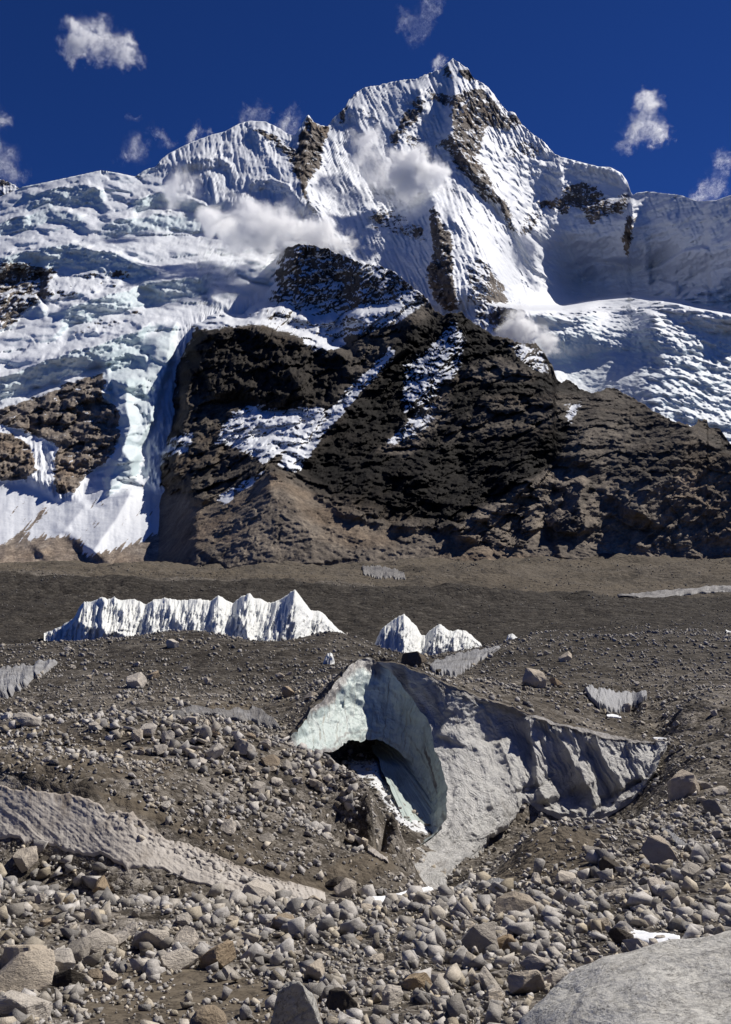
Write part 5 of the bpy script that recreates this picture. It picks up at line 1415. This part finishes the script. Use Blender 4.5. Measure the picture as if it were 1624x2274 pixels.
# granite next to the viewer
def granite(name, cx, cy, Y, w, h, dep, seed, label, mat, power=2.6, tilt=0.0):
    bm = bmesh.new()
    bmesh.ops.create_icosphere(bm, subdivisions=6 if w > 1 else 5, radius=1.0)
    co = np.array([v.co for v in bm.verts])
    co = co / (np.abs(co) ** power).sum(1, keepdims=True) ** (1 / power)
    n = co / np.linalg.norm(co, axis=1, keepdims=True)
    co = co * (1 + 0.07 * fbm(co * 0.9 + seed, 3)[:, None] + 0.045 * fbm(co * 1.9 + seed, 4, ridged=True)[:, None] + 0.012 * fbm(co * 11 + seed, 4)[:, None])
    co = co * np.array([w, dep, h])
    co[:, 2] += tilt * co[:, 0]
    for v, c in zip(bm.verts, co): v.co = c
    me = bpy.data.meshes.new(name)
    bm.to_mesh(me); bm.free()
    me.polygons.foreach_set('use_smooth', np.ones(len(me.polygons), bool))
    me.materials.append(mat)
    o = link(bpy.data.objects.new(name, me))
    o.location = tuple(survey(cx, cy, Y))
    return tag(o, label, 'boulder')
gb = granite('granite_boulder', 1400, 2300, 5.0, 1.95, 1.0, 1.45, 8, 'huge speckled grey granite boulder in the lower right corner', MAT_GRANITE, 3.0, 0.10)
gb.location = (2.72, 5.0, -3.24)
BOULDERS['granite'] = [hull_mesh('boulder_granite', 12, 77, (.8, .7, 1.0), 0.06, 3, 0.03, rock_material('coarse_granite', (0.26, 0.25, 0.225), (0.38, 0.37, 0.335), (0.48, 0.47, 0.43), 1.6, 0.5, speck=0.9), 0.2)]
place_boulder(survey(655, 2330, 12.4) * np.array([1, 1, 0]) + np.array([0, 0, float(ground_z(survey(655, 2330, 12.4)[0], 12.4))]), 1.25, 'granite', 0,
              'speckled whitish granite block at the bottom edge of the near rubble', None, 'granite_boulder', rot=(0.15, -0.2, 0.5), sc=(0.9, 0.9, 1.15), sink=0.1)
granite('lichen_boulder', 462, 2282, 13.2, 0.27, 0.27, 0.25, 21, 'small brown lichen-covered boulder half buried in the dirt at the bottom', MAT_TAN, 2.2)

# -- loose stones too many to count
def stones():
    r = np.random.default_rng(99)
    var = []
    for k in range(14):
        me = hull_mesh('tmp_stone', 8 + k % 3, 200 + k, FLATS[k % 7], boxy=0.55)
        v = np.array([x.co for x in me.vertices]); f = np.array([p.vertices[:] for p in me.polygons])
        var.append((v, f)); bpy.data.meshes.remove(me)
    sets = []
    def add(n, a, l, pxsize, tone):
        sets.append((a, l, pxsize, tone))
    def sample(n, y0, y1):
        return r.uniform(-0.56, 0.56, n), r.uniform(math.log(y0), math.log(y1), n)
    N = [(17000, 14, 48, 8.0, 52), (15000, 14, 48, 3.5, 9), (16000, 45, 72, 4.5, 24), (14500, 68, 125, 3.6, 16), (16500, 118, 235, 3.0, 11), (7000, 235, 345, 2.4, 6), (12000, 345, 1300, 1.8, 5)]
    X, Y, S = [], [], []
    for n, y0, y1, s0, s1 in N:
        a, l = sample(n, y0, y1)
        y = np.exp(l); x = a * y
        cl = fbm(np.stack([x / y * 14, l * 14, 0 * x], -1), 3)
        keep = r.uniform(size=n) < np.clip(0.62 + 0.9 * cl, 0.12, 1)
        px, py = bearing(np.stack([x, y, ground_z(x, y)], -1))
        # nothing loose on ice and snow, little on bare dirt
        for poly in ([(-60, 1730), (80, 1731), (200, 1748), (300, 1788), (400, 1846), (500, 1896), (600, 1937), (745, 1980), (745, 2004), (550, 1990), (400, 1964), (200, 1924), (100, 1895), (-60, 1856)],
                     [(1368, 2062), (1440, 2066), (1514, 2078), (1510, 2098), (1480, 2102), (1400, 2088)], [(815, 1990), (965, 1968), (968, 1978), (860, 2008)]):
            keep &= ~((poly_sd(px, py, poly) > 0) & (y < 60) & (r.uniform(size=n) > 0.07))
        for poly, w in (([(1080, 1965), (1180, 1855), (1240, 1835), (1340, 1850), (1330, 1930), (1200, 1965)], .25), ([(200, 2170), (420, 2150), (600, 2190), (620, 2290), (180, 2290)], .35),
                        ([(560, 1930), (700, 1930), (860, 1880), (870, 1930), (740, 1985), (600, 1945)], .3)):
            keep &= ~((poly_sd(px, py, poly) > 0) & (y < 62) & (r.uniform(size=n) > w))
        s = s0 * (1 - r.uniform(size=n) * (1 - (s0 / s1) ** 1.7)) ** (-1 / 1.7)
        heap = sstep(-20, 30, poly_sd(px, py, Z_HEAP)) * (y < 72)
        s = s * (1 + 0.5 * heap) * (1 + 0.5 * np.clip(cl, -0.5, 1))
        X.append(x[keep]); Y.append(y[keep]); S.append(s[keep])
    X, Y, S = map(np.concatenate, (X, Y, S))
    Z = ground_z(X, Y)
    W = S * Y / F_PIX
    n = len(X)
    kind = r.integers(0, len(var), n)
    # random rotations from quaternions, kept fairly flat
    q = r.normal(size=(n, 4)) * np.array([1, 0.35, 0.35, 1.0]); q /= np.linalg.norm(q, axis=1, keepdims=True)
    w_, x_, y_, z_ = q.T
    R = np.stack([1 - 2 * (y_ ** 2 + z_ ** 2), 2 * (x_ * y_ - z_ * w_), 2 * (x_ * z_ + y_ * w_), 2 * (x_ * y_ + z_ * w_), 1 - 2 * (x_ ** 2 + z_ ** 2), 2 * (y_ * z_ - x_ * w_),
                  2 * (x_ * z_ - y_ * w_), 2 * (y_ * z_ + x_ * w_), 1 - 2 * (x_ ** 2 + y_ ** 2)], -1).reshape(n, 3, 3)
    shade = r.uniform(0.5, 1.3, n) * np.where(Y > 80, 0.85, 1.0) * np.where(Y > 125, 0.85, 1.0) * np.where(Y > 345, 0.6, 1.0)
    warm = r.uniform(0, 1, n) ** 3
    T = np.stack([shade * (0.99 + 0.06 * warm), shade * (1 - 0.03 * warm), shade * (1.03 - 0.22 * warm)], -1)
    groups = [('stones_of_near_slope', Y < 46, 'small grey stones covering the near rubble slope'), ('stones_of_boulder_ridge', (Y >= 46) & (Y < 70), 'small stones covering the boulder ridge and right bank'), ('stones_of_far_mounds', Y >= 70, 'small stones strewn over the farther rubble mounds')]
    for nm, sel, lb in groups:
        V, Fc, C, off = [], [], [], 0
        for k in range(len(var)):
            ii = np.nonzero(sel & (kind == k))[0]
            if not len(ii): continue
            v, f = var[k]
            vv = np.einsum('nij,vj->nvi', R[ii], v) * W[ii, None, None]
            vv += np.stack([X[ii], Y[ii], Z[ii] + 0.22 * W[ii]], -1)[:, None]
            V.append(vv.reshape(-1, 3)); C.append(np.repeat(T[ii], len(v), 0))
            Fc.append((f[None] + (off + np.arange(len(ii)) * len(v))[:, None, None]).reshape(-1, 3)); off += len(ii) * len(v)
        o = make_mesh('loose_stones', np.vstack(V), np.vstack(Fc), MAT_STONES, {'tint': np.vstack(C)}, smooth=False)
        tag(o, lb, 'stones', kind='stuff')
stones()

# -- dry grass between the near stones
def grass_tuft(px, py, hgt, n, label, seed):
    r = np.random.default_rng(seed)
    P = ground_hit([px], [py])[0]
    V, Fc = [], []
    for k in range(n):
        a, lean, h = r.uniform(0, 6.28), r.uniform(0.05, 0.45), hgt * r.uniform(0.5, 1.0)
        b0 = np.array([r.normal() * 0.05, r.normal() * 0.05, -0.1])
        side = np.array([math.cos(a + 1.57), math.sin(a + 1.57), 0]) * 0.0035
        base = len(V)
        for s in np.linspace(0, 1, 6):
            c = b0 + np.array([math.cos(a) * lean * h * s ** 1.8, math.sin(a) * lean * h * s ** 1.8, h * s])
            V += [c - side * (1.1 - s), c + side * (1.1 - s)]
        for j in range(5):
            q = base + 2 * j
            Fc.append([q, q + 1, q + 3, q + 2])
    m = bpy.data.materials.get('dry_grass')
    if not m:
        mm = Mat('dry_grass', 0.8, 0.1)
        m = mm.done(mm.mix(mm.noise(9.0), (0.22, 0.14, 0.07), (0.36, 0.26, 0.14)))
    o = make_mesh('dry_grass_tuft', np.array(V) + P, np.array(Fc), m, origin=tuple(P))
    tag(o, label, 'grass')
grass_tuft(712, 2268, 0.95, 16, 'thin dry grass stalks beside the speckled granite block', 1)
grass_tuft(965, 2262, 0.55, 14, 'short reddish dry grass tuft among the near stones', 2)

# ------------------------------------------------------------------ clouds and blown snow (volumes)
def cloud(Y, blobs, dens, label, nscale=1.0, thr=0.24, amp=1.0, group=None, name='cloud', stretch=(1, 1, 1)):
    """blobs: plate x, y, radius on the plate"""
    B = np.array(blobs, float)
    C = survey(B[:, 0], B[:, 1], Y)
    Rm = B[:, 2] * Y / F_PIX
    cen = C.mean(0)
    bm = bmesh.new()
    for c, r in zip(C - cen, Rm):
        t = bmesh.ops.create_icosphere(bm, subdivisions=2, radius=float(r) * 1.6)
        for v in t['verts']: v.co += Vector(c)
    res = bmesh.ops.convex_hull(bm, input=bm.verts)
    keep = {v for g in res['geom'] if isinstance(g, bmesh.types.BMFace) for v in g.verts}
    bmesh.ops.delete(bm, geom=[v for v in bm.verts if v not in keep], context='VERTS')
    hullf = [g for g in res['geom'] if isinstance(g, bmesh.types.BMFace) and g.is_valid]
    extra = [f for f in bm.faces if f not in set(hullf)]
    if extra: bmesh.ops.delete(bm, geom=extra, context='FACES_ONLY')
    me = bpy.data.meshes.new(name)
    bm.to_mesh(me); bm.free()
    m = bpy.data.materials.new('cloud_vapour')
    m.use_nodes = True
    n, l = m.node_tree.nodes, m.node_tree.links
    n.clear()
    out = n.new('ShaderNodeOutputMaterial')
    pv = n.new('ShaderNodeVolumePrincipled')
    pv.inputs['Color'].default_value = (0.997, 0.998, 1.0, 1)
    pv.inputs['Anisotropy'].default_value = 0.25
    l.new(pv.outputs[0], out.inputs['Volume'])
    tc = n.new('ShaderNodeTexCoord').outputs['Object']
    def mth(op, a, b=0.0):
        k = n.new('ShaderNodeMath'); k.operation = op
        for s, v in zip(k.inputs, (a, b)):
            if hasattr(v, 'is_linked'): l.new(v, s)
            else: s.default_value = v
        return k.outputs[0]
    wn_ = n.new('ShaderNodeTexNoise')            # torn shape: the vapour is pushed about at several scales
    wn_.inputs['Scale'].default_value = nscale / 130.0
    wn_.inputs['Detail'].default_value = 5
    wn_.inputs['Roughness'].default_value = 0.62
    l.new(tc, wn_.inputs['Vector'])
    off = n.new('ShaderNodeVectorMath'); off.operation = 'SUBTRACT'
    l.new(wn_.outputs['Color'], off.inputs[0]); off.inputs[1].default_value = (0.5, 0.5, 0.5)
    wp = n.new('ShaderNodeVectorMath'); wp.operation = 'MULTIPLY_ADD'
    l.new(off.outputs[0], wp.inputs[0]); wp.inputs[1].default_value = (amp * 4.6 * float(Rm.mean()),) * 3
    l.new(tc, wp.inputs[2])
    tot = None
    for c, r in zip(C - cen, Rm):
        d = n.new('ShaderNodeVectorMath'); d.operation = 'DISTANCE'
        l.new(wp.outputs[0], d.inputs[0]); d.inputs[1].default_value = tuple(c)
        f = mth('MAXIMUM', mth('SUBTRACT', 1.0, mth('DIVIDE', d.outputs['Value'], float(r) * 1.12)), 0.0)
        tot = f if tot is None else mth('ADD', tot, mth('MULTIPLY', f, 0.6))
    nz = n.new('ShaderNodeTexNoise')
    nz.inputs['Scale'].default_value = nscale / 60.0
    nz.inputs['Detail'].default_value = 6
    nz.inputs['Roughness'].default_value = 0.65
    nz.inputs['Distortion'].default_value = 0.5
    l.new(wp.outputs[0], nz.inputs['Vector'])
    e = mth('MULTIPLY', tot, mth('MAXIMUM', mth('MULTIPLY', mth('SUBTRACT', nz.outputs[0], thr + 0.17), 4.5), 0.0))
    l.new(mth('MULTIPLY', mth('MULTIPLY', e, e), dens * 5.0), pv.inputs['Density'])
    me.materials.append(m)
    o = link(bpy.data.objects.new(name, me))
    o.location = tuple(cen)
    return tag(o, label, 'cloud', group)

cloud(4300, [(165, 92, 36), (200, 78, 42), (240, 88, 44), (275, 105, 40), (305, 130, 28), (288, 80, 26), (160, 125, 22)], 0.05, 'largest puffy white cloud, alone in the blue sky at the upper left')
cloud(4600, [(345, 292, 20), (372, 312, 20), (300, 330, 34), (275, 350, 20), (297, 262, 12)], 0.015, 'torn wisp of cloud hanging between the big puffy cloud and the snow ridge', 1.4, 0.24)
cloud(4700, [(430, 300, 16), (442, 286, 15), (465, 290, 14), (425, 315, 12)], 0.031, 'small curled wisp of cloud just above the rising snow ridge', 1.8)
cloud(4300, [(-10, 265, 28), (0, 350, 44), (30, 380, 30)], 0.018, 'ragged cloud at the far left above the lowest snow ridge', 1.2)
cloud(4900, [(545, 265, 24), (580, 250, 26), (600, 240, 16)], 0.012, 'thin cloud veil smoking off the rounded snow dome', 1.7, 0.24)
cloud(4900, [(635, 270, 22), (655, 255, 24), (650, 290, 24)], 0.012, 'thin cloud veil beside the dark rock tower', 1.7, 0.24)
cloud(5200, [(955, 20, 30), (940, 50, 30), (930, 85, 22), (900, 45, 26)], 0.006, 'faint vertical cloud wisp above the summit', 1.3, 0.24)
cloud(5200, [(975, 138, 16), (985, 128, 12)], 0.022, 'tiny cloud puff touching the summit ridge', 2.0)
cloud(4600, [(1440, 225, 30), (1435, 265, 34), (1410, 290, 30), (1460, 290, 30), (1390, 320, 22), (1475, 305, 20)], 0.026, 'bright wispy three-cornered cloud in the sky right of the summit', 1.7, 0.20, 0.9)
cloud(4700, [(1600, 355, 24), (1598, 395, 30), (1585, 425, 28), (1555, 430, 26), (1545, 440, 20)], 0.016, 'wispy upright cloud at the far right above the shaded wall', 1.6, 0.24)
cloud(3780, [(920, 375, 46), (915, 415, 36), (890, 375, 40), (955, 375, 42), (985, 385, 30)], 0.14, 'dense white puff of cloud against the middle of the mountain face', 1.2, 0.20, 0.9)
cloud(3880, [(815, 320, 44), (800, 350, 40), (850, 370, 40), (840, 400, 30)], 0.022, 'soft veil of cloud left of the dense puff on the mountain face', 1.2, 0.20, 0.9)
cloud(3150, [(500, 505, 50), (560, 500, 60), (620, 510, 56), (680, 510, 56), (730, 525, 44), (770, 540, 30)], 0.11, 'long bright bank of cloud lying behind the top of the dark spur', 1.1, 0.20, 0.9)
cloud(3350, [(405, 410, 44), (390, 430, 34), (420, 385, 26)], 0.013, 'faint mist patch on the left snow slope', 1.2, 0.20, 0.9)
cloud(2950, [(1150, 725, 42), (1130, 745, 36), (1180, 735, 34), (1215, 760, 34)], 0.10, 'low white cloud puff behind the dark spur, beside the ice wall', 1.3, 0.20, 0.9)
